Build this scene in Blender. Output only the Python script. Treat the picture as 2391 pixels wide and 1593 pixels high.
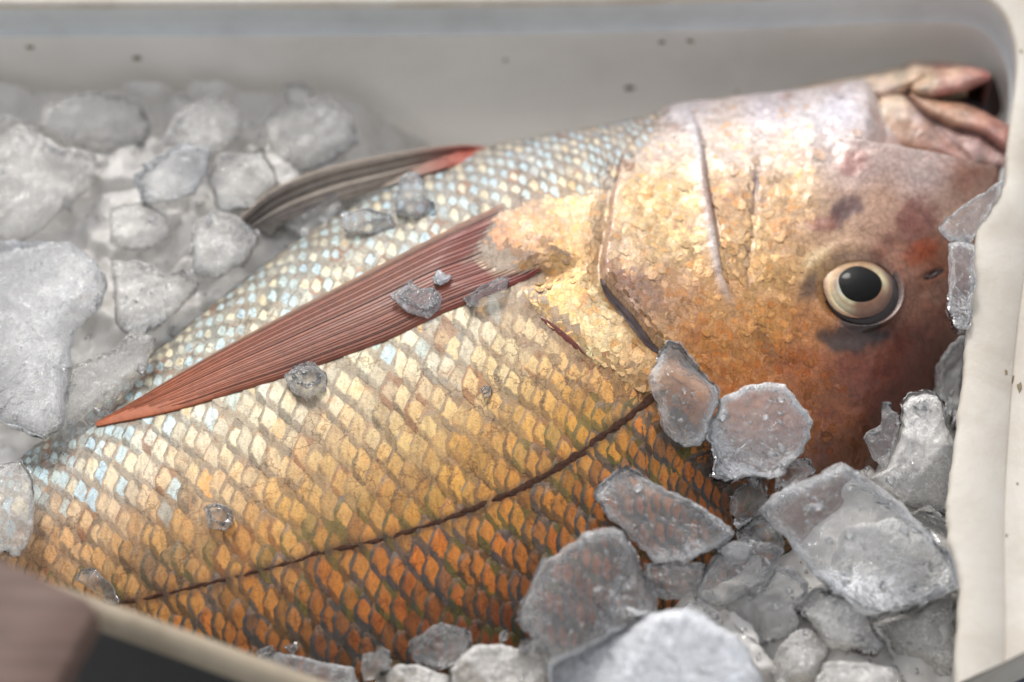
import bpy, math, random
import numpy as np
from mathutils import Vector
from mathutils.bvhtree import BVHTree
R = math.radians
random.seed(7); rng = np.random.default_rng(7)
for o in list(bpy.data.objects): bpy.data.objects.remove(o)
S = bpy.context.scene
COL = S.collection

# ------------------------------------------------------------ camera, sky, sun
PITCH = R(58); DIST = 1.10; TZ = 0.08
W, H = 2391.0, 1593.0
LENS = 36.0 / (0.34 / DIST)
FL = LENS / 36.0 * W
cam_d = bpy.data.cameras.new('camera'); cam = bpy.data.objects.new('camera', cam_d); COL.objects.link(cam)
CPOS = np.array([0.0, -DIST*math.cos(PITCH), TZ + DIST*math.sin(PITCH)])
cam.location = CPOS; cam.rotation_euler = (R(90) - PITCH, 0, 0)
cam_d.lens = LENS; cam_d.sensor_width = 36; cam_d.clip_start = 0.02; cam_d.clip_end = 200
cam_d.dof.use_dof = True; cam_d.dof.focus_distance = 1.046; cam_d.dof.aperture_fstop = 4.0
S.camera = cam

SUN_EL, SUN_AZ = R(46), R(-14)            # azimuth from +y, positive to +x
w = bpy.data.worlds.new('World'); S.world = w; w.use_nodes = True
nt = w.node_tree; bg = nt.nodes['Background']
sky = nt.nodes.new('ShaderNodeTexSky'); sky.sky_type = 'NISHITA'; sky.sun_disc = False
sky.sun_elevation = SUN_EL; sky.sun_rotation = SUN_AZ
sky.air_density = 1.0; sky.dust_density = 2.0; sky.ozone_density = 1.0
hs = nt.nodes.new('ShaderNodeHueSaturation'); hs.inputs['Saturation'].default_value = .25      # thin overcast: a pale grey sky all round
nt.links.new(sky.outputs[0], hs.inputs['Color']); nt.links.new(hs.outputs[0], bg.inputs[0]); bg.inputs[1].default_value = 0.15
sun_d = bpy.data.lights.new('sun', 'SUN'); sun = bpy.data.objects.new('sun', sun_d); COL.objects.link(sun)
sun_d.energy = 0.6; sun_d.angle = R(11); sun_d.color = (1.0, 0.95, 0.88)
sdir = Vector((math.sin(SUN_AZ)*math.cos(SUN_EL), math.cos(SUN_AZ)*math.cos(SUN_EL), math.sin(SUN_EL)))
sun.rotation_euler = sdir.to_track_quat('Z', 'Y').to_euler()
S.view_settings.view_transform = 'Standard'; S.view_settings.look = 'None'
S.view_settings.exposure = 0.78; S.view_settings.gamma = 1
S.render.engine = 'CYCLES'
S.cycles.max_bounces = 8; S.cycles.transmission_bounces = 6; S.cycles.transparent_max_bounces = 14
S.cycles.diffuse_bounces = 3; S.cycles.glossy_bounces = 2

# ------------------------------------------------------------ projection helpers (build-time measuring only)
FW = np.array([0, math.cos(PITCH), -math.sin(PITCH)]); UP = np.array([0, math.sin(PITCH), math.cos(PITCH)])
def ray(px, py):
    px = np.asarray(px, float); py = np.asarray(py, float)
    d = FW[None, :]*FL + np.stack([px.ravel()-W/2, 0*px.ravel(), 0*px.ravel()], 1) - (py.ravel()-H/2)[:, None]*UP[None, :]
    return d/np.linalg.norm(d, axis=1)[:, None]
def unproj(px, py, z):
    d = ray(px, py); z = np.broadcast_to(np.asarray(z, float).ravel(), (len(d),))
    t = (z - CPOS[2])/d[:, 2]
    return CPOS[None, :] + d*t[:, None]
def unproj_plane(px, py, c, n):
    d = ray(px, py); t = np.dot(c - CPOS, n)/(d @ n)
    return CPOS[None, :] + d*t[:, None]
def proj(P):
    q = P - CPOS; dz = q @ FW
    return np.stack([W/2 + FL*q[:, 0]/dz, H/2 - FL*(q @ UP)/dz], 1)
K = W/2353.0
def k2(*pts): return [(x*K, y*K) for x, y in pts]                      # picture read at 2353 wide
def z5(*p): return [(1450+x*.5185, 780+y*.5185) for x, y in p]
def z4(*p): return [(800+x*.442, 900+y*.442) for x, y in p]
def z2(*p): return [(500+x*.4719, 280+y*.4719) for x, y in p]
def z3(*p): return [(x*.5058, 800+y*.5058) for x, y in p]
def z1(*p): return [(1300+x*.4656, 100+y*.4656) for x, y in p]
def z6(*p): return [(x*.5102, y*.5102) for x, y in p]
def m1(*p): return [(1980+x*.20407, 100+y*.20407) for x, y in p]       # mouth zoom

def smooth(a, b, x):
    t = np.clip((x-a)/(b-a), 0, 1); return t*t*(3-2*t)
def hashn(ix, iy, iz, seed):
    h = (ix*374761393 + iy*668265263 + iz*2147483647 + seed*1274126177) & 0xffffffff
    h = ((h ^ (h >> 13))*1274126177) & 0xffffffff
    h = ((h ^ (h >> 16))*2246822519) & 0xffffffff
    return ((h ^ (h >> 15)) & 0xffffff)/float(0xffffff)
def vnoise(P, scale, seed=0):
    q = np.asarray(P)*scale; i = np.floor(q).astype(np.int64); f = q-i; f = f*f*(3-2*f); r = 0
    for dx in (0, 1):
        for dy in (0, 1):
            for dz in (0, 1):
                wgt = (f[:, 0] if dx else 1-f[:, 0])*(f[:, 1] if dy else 1-f[:, 1])*(f[:, 2] if dz else 1-f[:, 2])
                r = r + wgt*hashn(i[:, 0]+dx, i[:, 1]+dy, i[:, 2]+dz, seed)
    return r*2-1
def fbm(P, scale, seed=0, o=3):
    return sum(vnoise(P, scale*2.03**k, seed+k*17)*0.5**k for k in range(o))
def pn(px, py): return np.stack([px, py, 0*px], 1)
def catmull(pts, n, closed=False):
    p = np.asarray(pts, float)
    if closed: p = np.vstack([p[-1], p, p[0], p[1]])
    else: p = np.vstack([2*p[0]-p[1], p, 2*p[-1]-p[-2]])
    m = len(p)-3; t = np.linspace(0, m, n, endpoint=not closed); i = np.minimum(t.astype(int), m-1); f = (t-i)[:, None]
    a, b, c, d = p[i], p[i+1], p[i+2], p[i+3]
    return 0.5*(2*b + (c-a)*f + (2*a-5*b+4*c-d)*f**2 + (3*b-a-3*c+d)*f**3)
def resample(p, n, closed=True):
    p = np.asarray(p, float)
    if closed: p = np.vstack([p, p[:1]])
    s = np.concatenate([[0], np.cumsum(np.linalg.norm(np.diff(p, axis=0), axis=1))])
    t = np.linspace(0, s[-1], n, endpoint=not closed)
    return np.stack([np.interp(t, s, p[:, k]) for k in range(p.shape[1])], 1)
def polyline(px, py, pts):
    """distance, signed side (+ = picture right of a line drawn downwards), parameter 0..n-1"""
    pts = np.asarray(pts, float); best = np.full(px.shape, 1e9); sg = np.zeros(px.shape); tt = np.zeros(px.shape)
    for i in range(len(pts)-1):
        a, b = pts[i], pts[i+1]; d = b-a; L = d@d
        t = np.clip(((px-a[0])*d[0]+(py-a[1])*d[1])/L, 0, 1)
        ex, ey = px-a[0]-t*d[0], py-a[1]-t*d[1]; dist = np.hypot(ex, ey)
        m = dist < best; best = np.where(m, dist, best)
        sg = np.where(m, -np.sign(d[0]*(py-a[1])-d[1]*(px-a[0])), sg); tt = np.where(m, i+t, tt)
    return best, sg*best, tt
def lin(c):
    c = np.asarray(c, float)/255.0
    return np.where(c <= .04045, c/12.92, ((c+.055)/1.055)**2.4)

# ------------------------------------------------------------ mesh helpers
def mesh_obj(name, V, F, mat=None, parent=None, smooth_on=True, attrs=None, uv=None):
    me = bpy.data.meshes.new(name)
    V = np.asarray(V, float)
    if isinstance(F, np.ndarray):
        k = F.shape[1]; n = len(F)
        me.vertices.add(len(V)); me.vertices.foreach_set('co', V.ravel())
        me.loops.add(n*k); me.loops.foreach_set('vertex_index', F.ravel().astype(np.int32))
        me.polygons.add(n); me.polygons.foreach_set('loop_start', np.arange(0, n*k, k, dtype=np.int32))
        me.polygons.foreach_set('loop_total', np.full(n, k, dtype=np.int32))
        me.update(calc_edges=True)
    else:
        me.from_pydata(V.tolist(), [], F)
    if smooth_on: me.polygons.foreach_set('use_smooth', np.ones(len(me.polygons), dtype=bool))
    for an, dat in (attrs or {}).items():
        a = me.attributes.new(an, 'FLOAT_COLOR', 'POINT')
        d = np.ones((len(V), 4)); dat = np.asarray(dat); d[:, :dat.shape[1]] = dat; a.data.foreach_set('color', d.ravel())
    if uv is not None:
        li = np.empty(len(me.loops), dtype=np.int32); me.loops.foreach_get('vertex_index', li)
        me.uv_layers.new(name='UVMap').data.foreach_set('uv', np.asarray(uv)[li].ravel())
    if mat: me.materials.append(mat)
    me.update()
    o = bpy.data.objects.new(name, me); COL.objects.link(o)
    if parent: o.parent = parent
    return o
def gridF(nu, nv, wrap_v=False, wrap_u=False, off=0):
    iu = np.arange(nu if wrap_u else nu-1); iv = np.arange(nv if wrap_v else nv-1)
    a, b = np.meshgrid(iu, iv, indexing='ij'); a = a.ravel(); b = b.ravel(); a2 = (a+1) % nu; b2 = (b+1) % nv
    return np.stack([a*nv+b, a2*nv+b, a2*nv+b2, a*nv+b2], 1) + off
def grid_normals(G):
    du = np.gradient(G, axis=0); dv = np.gradient(G, axis=1); n = np.cross(du, dv)
    return n/np.maximum(np.linalg.norm(n, axis=2), 1e-12)[..., None]
def outward(V, F, up=None):
    V = np.asarray(V); F = np.asarray(F); c = V.mean(0); a, b, d_ = V[F[:, 0]]-c, V[F[:, 1]]-c, V[F[:, 2]]-c
    if up is None: sgn_ = np.einsum('ij,ij->i', a, np.cross(b, d_)).sum()
    else: sgn_ = (np.cross(b-a, d_-a) @ np.asarray(up)).sum()
    return F if sgn_ > 0 else F[:, ::-1]
def thing(name, label, cat, loc=(0, 0, 0), group=None):
    o = bpy.data.objects.new(name, None); COL.objects.link(o); o.location = loc; o.empty_display_size = .02
    o['label'] = label; o['category'] = cat
    if group: o['group'] = group
    return o
def tag(o, label, cat, group=None):
    o['label'] = label; o['category'] = cat
    if group: o['group'] = group
    return o

# ------------------------------------------------------------ materials
def mat_new(name):
    m = bpy.data.materials.new(name); m.use_nodes = True
    t = m.node_tree; return m, t, t.nodes['Principled BSDF'], t.nodes['Material Output']
def N(t, typ, **kw):
    n = t.nodes.new(typ)
    for k_, v in kw.items():
        if k_.startswith('i_'): n.inputs[k_[2:].replace('_', ' ')].default_value = v
        else: setattr(n, k_, v)
    return n
def noise(t, scale, detail=4, rough=.55, vec=None, dist=0.0):
    n = N(t, 'ShaderNodeTexNoise'); n.inputs['Scale'].default_value = scale; n.inputs['Detail'].default_value = detail
    n.inputs['Roughness'].default_value = rough; n.inputs['Distortion'].default_value = dist
    if vec is not None: t.links.new(vec, n.inputs['Vector'])
    return n
def ramp(t, src, stops):
    r = N(t, 'ShaderNodeValToRGB'); e = r.color_ramp.elements
    while len(e) < len(stops): e.new(.5)
    for el, (p, c) in zip(e, stops):
        el.position = p; el.color = (*c, 1) if hasattr(c, '__len__') else (c, c, c, 1)
    t.links.new(src, r.inputs[0]); return r
def mixc(t, fac, a, b, mode='MIX'):
    m = N(t, 'ShaderNodeMix', data_type='RGBA', blend_type=mode)
    for src, sock in ((fac, m.inputs['Factor']), (a, m.inputs[6]), (b, m.inputs[7])):
        if hasattr(src, 'links'): t.links.new(src, sock)
        elif hasattr(src, '__len__'): sock.default_value = (*src, 1) if len(src) == 3 else src
        else: sock.default_value = src
    return m.outputs[2]
def math_n(t, op, a, b=0.0, c=0.0):
    m = N(t, 'ShaderNodeMath', operation=op)
    for i, v in enumerate((a, b, c)):
        if hasattr(v, 'links'): t.links.new(v, m.inputs[i])
        else: m.inputs[i].default_value = v
    return m.outputs[0]
def bump(t, h, strength, dist, prev=None):
    b = N(t, 'ShaderNodeBump'); b.inputs['Strength'].default_value = strength; b.inputs['Distance'].default_value = dist
    t.links.new(h, b.inputs['Height'])
    if prev is not None: t.links.new(prev, b.inputs['Normal'])
    return b.outputs[0]
def objco(t): return N(t, 'ShaderNodeTexCoord').outputs['Object']

def make_skin(name, vein=0.5, rough=.34):
    m, t, p, out = mat_new(name); co = objco(t)
    a = N(t, 'ShaderNodeAttribute', attribute_name='Col').outputs['Color']
    n1 = noise(t, 160, 5, .6, co); n2 = noise(t, 700, 4, .65, co)
    f1 = ramp(t, n1.outputs['Fac'], [(.25, .72), (.5, 1.0), (.75, 1.2)]).outputs[0]
    f2 = ramp(t, n2.outputs['Fac'], [(.3, .6), (.5, 1.0), (.7, 1.25)]).outputs[0]
    c = mixc(t, .8, a, f1, 'MULTIPLY'); c = mixc(t, .7, c, f2, 'MULTIPLY')
    # reddish brown mottles
    n3 = noise(t, 55, 5, .62, co, .6)
    fm = ramp(t, n3.outputs['Fac'], [(.52, 0.0), (.66, 1.0)]).outputs[0]
    c = mixc(t, math_n(t, 'MULTIPLY', fm, .6), c, mixc(t, 1.0, c, (.66, .40, .32), 'MULTIPLY'))
    # fine dark veins
    ds = noise(t, 220, 3, .6, co)
    cv = N(t, 'ShaderNodeVectorMath', operation='MULTIPLY_ADD'); t.links.new(ds.outputs['Color'], cv.inputs[0]); cv.inputs[1].default_value = (.003,)*3; t.links.new(co, cv.inputs[2])
    v = N(t, 'ShaderNodeTexVoronoi', feature='DISTANCE_TO_EDGE'); v.inputs['Scale'].default_value = 330; t.links.new(cv.outputs[0], v.inputs['Vector'])
    ve = ramp(t, v.outputs['Distance'], [(.0, 1.0), (.09, 0.0)]).outputs[0]
    c = mixc(t, math_n(t, 'MULTIPLY', ve, vein), c, mixc(t, 1.0, c, (.38, .27, .22), 'MULTIPLY'))
    t.links.new(c, p.inputs['Base Color'])
    p.inputs['Roughness'].default_value = rough; p.inputs['Metallic'].default_value = .12
    p.inputs['Coat Weight'].default_value = .35; p.inputs['Coat Roughness'].default_value = .16
    b = bump(t, n2.outputs['Fac'], .3, .0005)
    t.links.new(b, p.inputs['Normal']); return m

def make_scale(name, flake=False):
    m, t, p, out = mat_new(name); co = objco(t)
    a = N(t, 'ShaderNodeAttribute', attribute_name='Col').outputs['Color']
    e = N(t, 'ShaderNodeAttribute', attribute_name='Edge').outputs['Color']
    uv = N(t, 'ShaderNodeUVMap', uv_map='UVMap').outputs[0]
    sx = N(t, 'ShaderNodeSeparateXYZ'); t.links.new(uv, sx.inputs[0]); u, v = sx.outputs[0], sx.outputs[1]
    nn = noise(t, 420, 3, .6, co); nf = noise(t, 1500, 3, .6, co)
    nz = math_n(t, 'MULTIPLY_ADD', nn.outputs['Fac'], .5, -.25)
    if flake:
        d = math_n(t, 'ABSOLUTE', v)
        mk = math_n(t, 'SUBTRACT', 1.0, math_n(t, 'ADD', d, math_n(t, 'MULTIPLY', math_n(t, 'ABSOLUTE', math_n(t, 'SUBTRACT', u, .6)), 1.2)))
        mk = math_n(t, 'ADD', mk, math_n(t, 'MULTIPLY', nz, 2.4)); k_ = ramp(t, mk, [(-.1, 0.0), (.55, 1.0)]).outputs[0]
    else:
        vs = math_n(t, 'ADD', v, .0)
        d1 = math_n(t, 'POWER', math_n(t, 'MULTIPLY', math_n(t, 'ABSOLUTE', vs), 1.05), 1.45)
        du_ = math_n(t, 'ADD', math_n(t, 'SUBTRACT', u, .72), math_n(t, 'MULTIPLY', v, .07))
        d2 = math_n(t, 'ADD', math_n(t, 'MULTIPLY', math_n(t, 'MAXIMUM', du_, 0.0), 3.6), math_n(t, 'MULTIPLY', math_n(t, 'MAXIMUM', math_n(t, 'MULTIPLY', du_, -1.0), 0.0), 6.5))
        mk = math_n(t, 'SUBTRACT', 1.0, math_n(t, 'POWER', math_n(t, 'ADD', d1, math_n(t, 'POWER', d2, 1.45)), .69)); mk = math_n(t, 'ADD', mk, math_n(t, 'MULTIPLY', nz, 1.4))
        k_ = ramp(t, mk, [(.06, 0.0), (.30, 1.0)]).outputs[0]
    pa_ = N(t, 'ShaderNodeAttribute', attribute_name='Col').outputs['Alpha']
    c = mixc(t, math_n(t, 'MULTIPLY', k_, pa_), e, a)
    if not flake:
        # brown and orange pigment caught at the upper corner of each plate, and hair-fine dark lines
        cn = math_n(t, 'MULTIPLY_ADD', nz, 2.2, math_n(t, 'MULTIPLY', v, -1.0))
        cs_ = ramp(t, cn, [(.42, 0.0), (.95, 1.0)]).outputs[0]
        spn = noise(t, 95, 3, .6, co); spc = ramp(t, spn.outputs['Fac'], [(.40, (.36, .20, .12)), (.55, (.24, .20, .17)), (.66, (.52, .23, .08))]).outputs[0]
        spm = ramp(t, noise(t, 150, 3, .6, co).outputs['Fac'], [(.44, 0.0), (.60, 1.0)]).outputs[0]
        c = mixc(t, math_n(t, 'MULTIPLY', math_n(t, 'MULTIPLY', cs_, spm), .95), c, mixc(t, .75, c, spc))
        dsn = noise(t, 180, 3, .6, co); cvv = N(t, 'ShaderNodeVectorMath', operation='MULTIPLY_ADD'); t.links.new(dsn.outputs['Color'], cvv.inputs[0]); cvv.inputs[1].default_value = (.010,)*3; t.links.new(co, cvv.inputs[2])
        vl = N(t, 'ShaderNodeTexVoronoi', feature='DISTANCE_TO_EDGE'); vl.inputs['Scale'].default_value = 120; t.links.new(cvv.outputs[0], vl.inputs['Vector'])
        vlf = ramp(t, vl.outputs['Distance'], [(.0, 1.0), (.05, 0.0)]).outputs[0]
        vm = ramp(t, noise(t, 60, 3, .6, co).outputs['Fac'], [(.42, 0.0), (.58, .75)]).outputs[0]
        c = mixc(t, math_n(t, 'MULTIPLY', vlf, vm), c, mixc(t, 1.0, c, (.30, .20, .15), 'MULTIPLY'))
        rim_ = ramp(t, math_n(t, 'MULTIPLY_ADD', nz, .25, u), [(.80, 0.0), (.95, 1.0)]).outputs[0]
        ea = N(t, 'ShaderNodeAttribute', attribute_name='Edge').outputs['Alpha']
        c = mixc(t, math_n(t, 'MULTIPLY', math_n(t, 'MULTIPLY', rim_, ea), .85), c, (.030, .040, .044))
    hu = noise(t, 300 if flake else 210, 3, .6, co); hu2 = noise(t, 520, 3, .6, co)
    c = mixc(t, ramp(t, hu.outputs['Fac'], [(.52, 0.0), (.66, .40)]).outputs[0], c, mixc(t, 1.0, c, (1.06, .84, .66), 'MULTIPLY'))
    c = mixc(t, ramp(t, hu2.outputs['Fac'], [(.54, 0.0), (.66, .5)]).outputs[0], c, mixc(t, 1.0, c, (.70, .76, .86), 'MULTIPLY'))
    # growth streaks and specks
    wv = N(t, 'ShaderNodeTexNoise'); wv.inputs['Scale'].default_value = 1.0; wv.inputs['Detail'].default_value = 2
    mp = N(t, 'ShaderNodeMapping'); mp.inputs['Scale'].default_value = (900, 260, 500); mp.inputs['Rotation'].default_value = (0, 0, .5)
    t.links.new(co, mp.inputs[0]); t.links.new(mp.outputs[0], wv.inputs['Vector'])
    st = ramp(t, wv.outputs['Fac'], [(.3, .62), (.5, 1.0), (.7, 1.18)]).outputs[0]
    c = mixc(t, .65, c, st, 'MULTIPLY')
    sp = ramp(t, nf.outputs['Fac'], [(.30, .45), (.46, 1.0), (.7, 1.1)]).outputs[0]
    c = mixc(t, .6, c, sp, 'MULTIPLY')
    bl = noise(t, 110, 4, .6, co, .5)
    bf = ramp(t, bl.outputs['Fac'], [(.54, 0.0), (.68, 1.0)]).outputs[0]
    c = mixc(t, math_n(t, 'MULTIPLY', bf, .45), c, mixc(t, 1.0, c, (.55, .40, .33), 'MULTIPLY'))
    t.links.new(c, p.inputs['Base Color'])
    p.inputs['Metallic'].default_value = .28 if flake else .10; p.inputs['Roughness'].default_value = .34 if flake else .42; p.inputs['Specular IOR Level'].default_value = .3
    p.inputs['Coat Weight'].default_value = .22; p.inputs['Coat Roughness'].default_value = .10; t.links.new(bump(t, nf.outputs['Fac'], .6, .0006), p.inputs['Coat Normal'])
    p.inputs['Thin Film Thickness'].default_value = 330; p.inputs['Thin Film IOR'].default_value = 1.4
    t.links.new(bump(t, nf.outputs['Fac'], .3, .0003), p.inputs['Normal'])
    return m

def make_simple(name, col, rough=.4, metal=0.0, nscale=200, amount=.3, bumpd=.0004, coat=0.0, sss=0.0, attr=False, dark=None):
    m, t, p, out = mat_new(name); co = objco(t); n = noise(t, nscale, 5, .6, co)
    if attr: base = N(t, 'ShaderNodeAttribute', attribute_name='Col').outputs['Color']
    else:
        base = N(t, 'ShaderNodeRGB'); base.outputs[0].default_value = (*col, 1); base = base.outputs[0]
    f = ramp(t, n.outputs['Fac'], [(.25, 1-amount), (.5, 1.0), (.75, 1+amount*.6)]).outputs[0]
    c = mixc(t, 1.0, base, f, 'MULTIPLY')
    if dark is not None:
        n3 = noise(t, nscale*.22, 5, .65, co, .8); fm = ramp(t, n3.outputs['Fac'], [(.55, 0.0), (.72, 1.0)]).outputs[0]
        c = mixc(t, math_n(t, 'MULTIPLY', fm, .7), c, dark)
    t.links.new(c, p.inputs['Base Color']); p.inputs['Roughness'].default_value = rough; p.inputs['Metallic'].default_value = metal
    p.inputs['Coat Weight'].default_value = coat; p.inputs['Coat Roughness'].default_value = .12
    if sss: p.inputs['Subsurface Weight'].default_value = sss; p.inputs['Subsurface Radius'].default_value = (.006, .003, .002); p.inputs['Subsurface Scale'].default_value = 1
    t.links.new(bump(t, n.outputs['Fac'], .5, bumpd), p.inputs['Normal']); return m

def make_ice(name, clear=.55, milk=(.86, .87, .87), rough=.04, speck=900, bumps=1.0, edge=.5, bend=.14):
    """wet crushed ice: see-through and refracting body, milky frost in patches and on the edges, a glossy wet skin"""
    m, t, p, out = mat_new(name); t.nodes.remove(p); co = objco(t)
    nA = noise(t, 190, 3, .6, co, .8); nB = noise(t, speck, 2, .6, co); nC = noise(t, 80, 2, .5, co, 1.0)
    b = bump(t, nA.outputs['Fac'], .75*bumps, .0018); b = bump(t, nB.outputs['Fac'], .6*bumps, .00045, b)
    refr = N(t, 'ShaderNodeBsdfRefraction'); refr.inputs['IOR'].default_value = 1.22; refr.inputs['Roughness'].default_value = rough
    tr = N(t, 'ShaderNodeBsdfTransparent'); tr.inputs['Color'].default_value = (.985, .99, .99, 1)
    df = N(t, 'ShaderNodeBsdfDiffuse'); df.inputs['Color'].default_value = (*milk, 1)
    tl = N(t, 'ShaderNodeBsdfTranslucent'); tl.inputs['Color'].default_value = (*milk, 1)
    gl = N(t, 'ShaderNodeBsdfGlossy'); gl.inputs['Roughness'].default_value = .06
    for s in (refr, gl): t.links.new(b, s.inputs['Normal'])
    mA = N(t, 'ShaderNodeMixShader'); mA.inputs[0].default_value = bend; t.links.new(tr.outputs[0], mA.inputs[1]); t.links.new(refr.outputs[0], mA.inputs[2])
    mB = N(t, 'ShaderNodeMixShader'); mB.inputs[0].default_value = .22; t.links.new(df.outputs[0], mB.inputs[1]); t.links.new(tl.outputs[0], mB.inputs[2])
    lw = N(t, 'ShaderNodeLayerWeight'); lw.inputs['Blend'].default_value = .3
    ed = math_n(t, 'MULTIPLY', math_n(t, 'POWER', lw.outputs['Facing'], 2.0), edge)
    fr2 = ramp(t, nB.outputs['Fac'], [(.46, 0.0), (.70, 1.0)]).outputs[0]
    fr3 = ramp(t, math_n(t, 'ADD', math_n(t, 'MULTIPLY', nC.outputs['Fac'], .6), math_n(t, 'MULTIPLY', nA.outputs['Fac'], .4)), [(.44, 0.0), (.62, 1.0)]).outputs[0]
    nD = noise(t, 420, 2, .7, co, 1.5); fr4 = ramp(t, nD.outputs['Fac'], [(.50, 0.0), (.64, 1.0)]).outputs[0]
    fs = math_n(t, 'MULTIPLY', math_n(t, 'MULTIPLY_ADD', fr3, .75, .25), math_n(t, 'ADD', math_n(t, 'MULTIPLY', fr2, .6), math_n(t, 'MULTIPLY', fr4, .8)))
    mk = math_n(t, 'MULTIPLY_ADD', fs, (1-clear)*.9, (1-clear)*.5)
    fro = N(t, 'ShaderNodeAttribute', attribute_name='Frost'); sf = N(t, 'ShaderNodeSeparateColor'); t.links.new(fro.outputs['Color'], sf.inputs[0])
    mk = math_n(t, 'ADD', mk, math_n(t, 'MULTIPLY', ed, math_n(t, 'MULTIPLY_ADD', fr2, .5, .6)))
    mk = math_n(t, 'ADD', mk, math_n(t, 'MULTIPLY', sf.outputs[0], math_n(t, 'MULTIPLY_ADD', fs, .55, .22)))
    cl = N(t, 'ShaderNodeClamp'); t.links.new(mk, cl.inputs[0])
    mC = N(t, 'ShaderNodeMixShader'); t.links.new(cl.outputs[0], mC.inputs[0]); t.links.new(mA.outputs[0], mC.inputs[1]); t.links.new(mB.outputs[0], mC.inputs[2])
    fz = N(t, 'ShaderNodeFresnel'); fz.inputs['IOR'].default_value = 1.40; t.links.new(b, fz.inputs['Normal'])
    mD = N(t, 'ShaderNodeMixShader'); t.links.new(fz.outputs[0], mD.inputs[0]); t.links.new(mC.outputs[0], mD.inputs[1]); t.links.new(gl.outputs[0], mD.inputs[2])
    t.links.new(mD.outputs[0], out.inputs[0]); return m

MAT = {}
MAT['skin'] = make_skin('fish_skin', .45)
MAT['scale'] = make_scale('fish_scale'); MAT['flake'] = make_scale('fish_cheek_scale', True)
MAT['jaw'] = make_simple('pale_pink_jaw_skin', (0, 0, 0), .40, 0, 190, .34, .0010, .25, .1, attr=True)
MAT['fin'] = make_simple('red_brown_fin_membrane', (0, 0, 0), .45, 0, 300, .35, .0004, .08, attr=True)
MAT['ray'] = make_simple('fin_ray_horn', (0, 0, 0), .42, 0, 500, .35, .0003, .10, attr=True)
MAT['mouthdark'] = make_simple('mouth_lining', (.035, .012, .010), .35, 0, 200, .4, .0005, .3)
MAT['membrane'] = make_simple('dark_gill_membrane', (.075, .044, .040), .35, 0, 300, .3, .0002, .3)
MAT['line'] = make_simple('lateral_line_brown', (.062, .029, .018), .85, 0, 700, .6, .0003, 0); MAT['line'].node_tree.nodes['Principled BSDF'].inputs['Specular IOR Level'].default_value = .15
MAT['iris'] = make_simple('iris_cream', (0, 0, 0), .3, .15, 500, .25, .0002, .4, attr=True)
MAT['pupil'] = make_simple('pupil_black', (.003, .0025, .002), .5, 0, 200, .2, .00001); MAT['pupil'].node_tree.nodes['Principled BSDF'].inputs['Specular IOR Level'].default_value = .1
MAT['wound'] = make_simple('raw_red_edge', (.17, .034, .020), .4, 0, 500, .4, .0005, .4)
MAT['ice'] = make_ice('clear_crushed_ice', .84, (.97, .96, .95), edge=.6)
MAT['ice_mid'] = make_ice('frosted_crushed_ice', .70, (.95, .95, .95), edge=.6)
MAT['ice_pale'] = make_ice('pale_crushed_ice', .12, (.96, .93, .88), edge=.6)
MAT['ice_white'] = make_ice('white_ice', .0, (.92, .93, .95), .1, 1100, .8)
MAT['ice_soft'] = make_ice('melting_ice', .60, (.95, .91, .85), .06, 700, .7, .35, 0.0)
MAT['ice_bed'] = make_ice('ice_bed', -1.0, (.82, .785, .735), .2, 500, .6)
def make_cornea():
    m, t, p, out = mat_new('clear_cornea'); t.nodes.remove(p)
    tr = N(t, 'ShaderNodeBsdfTransparent'); tr.inputs[0].default_value = (.93, .93, .93, 1); gl = N(t, 'ShaderNodeBsdfGlossy'); gl.inputs['Roughness'].default_value = .03
    f = N(t, 'ShaderNodeFresnel'); f.inputs['IOR'].default_value = 1.20; mx = N(t, 'ShaderNodeMixShader')
    t.links.new(f.outputs[0], mx.inputs[0]); t.links.new(tr.outputs[0], mx.inputs[1]); t.links.new(gl.outputs[0], mx.inputs[2]); t.links.new(mx.outputs[0], out.inputs[0]); return m
MAT['cornea'] = make_cornea()
def make_foam():
    m, t, p, out = mat_new('white_foam_plastic'); co = objco(t)
    n1 = noise(t, 45, 6, .6, co, .4); n2 = noise(t, 380, 4, .6, co); n3 = noise(t, 16, 5, .65, co, .9)
    c = ramp(t, n1.outputs['Fac'], [(.3, (.47, .41, .335)), (.55, (.56, .51, .435)), (.8, (.60, .56, .50))]).outputs[0]
    st = ramp(t, n3.outputs['Fac'], [(.56, 0.0), (.72, 1.0)]).outputs[0]
    c = mixc(t, math_n(t, 'MULTIPLY', st, .5), c, (.42, .33, .20))
    mp = N(t, 'ShaderNodeMapping'); mp.inputs['Scale'].default_value = (420, 26, 60); t.links.new(co, mp.inputs[0])
    sc = noise(t, 1.0, 5, .7, mp.outputs[0]); f = ramp(t, sc.outputs['Fac'], [(.66, 0.0), (.74, 1.0)]).outputs[0]
    c = mixc(t, math_n(t, 'MULTIPLY', f, .7), c, (.34, .30, .25))
    t.links.new(c, p.inputs['Base Color']); p.inputs['Roughness'].default_value = .5
    t.links.new(bump(t, n2.outputs['Fac'], .45, .0005), p.inputs['Normal']); return m
MAT['foam'] = make_foam()
MAT['foam_wall'] = make_simple('grey_box_wall', (.82, .79, .74), .42, 0, 30, .10, .0008, .15, dark=(.62, .59, .52))
MAT['foam_old'] = make_simple('yellowed_box_rim', (.36, .29, .20), .5, 0, 60, .3, .0008, .1, dark=(.20, .145, .085))
MAT['lip'] = make_simple('bluish_rim_lip', (.56, .575, .565), .4, 0, 60, .12, .0006, .15)
MAT['speck'] = make_simple('brown_dirt', (.20, .15, .085), .7, 0, 400, .4, .0004)
MAT['wood'] = None
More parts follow.
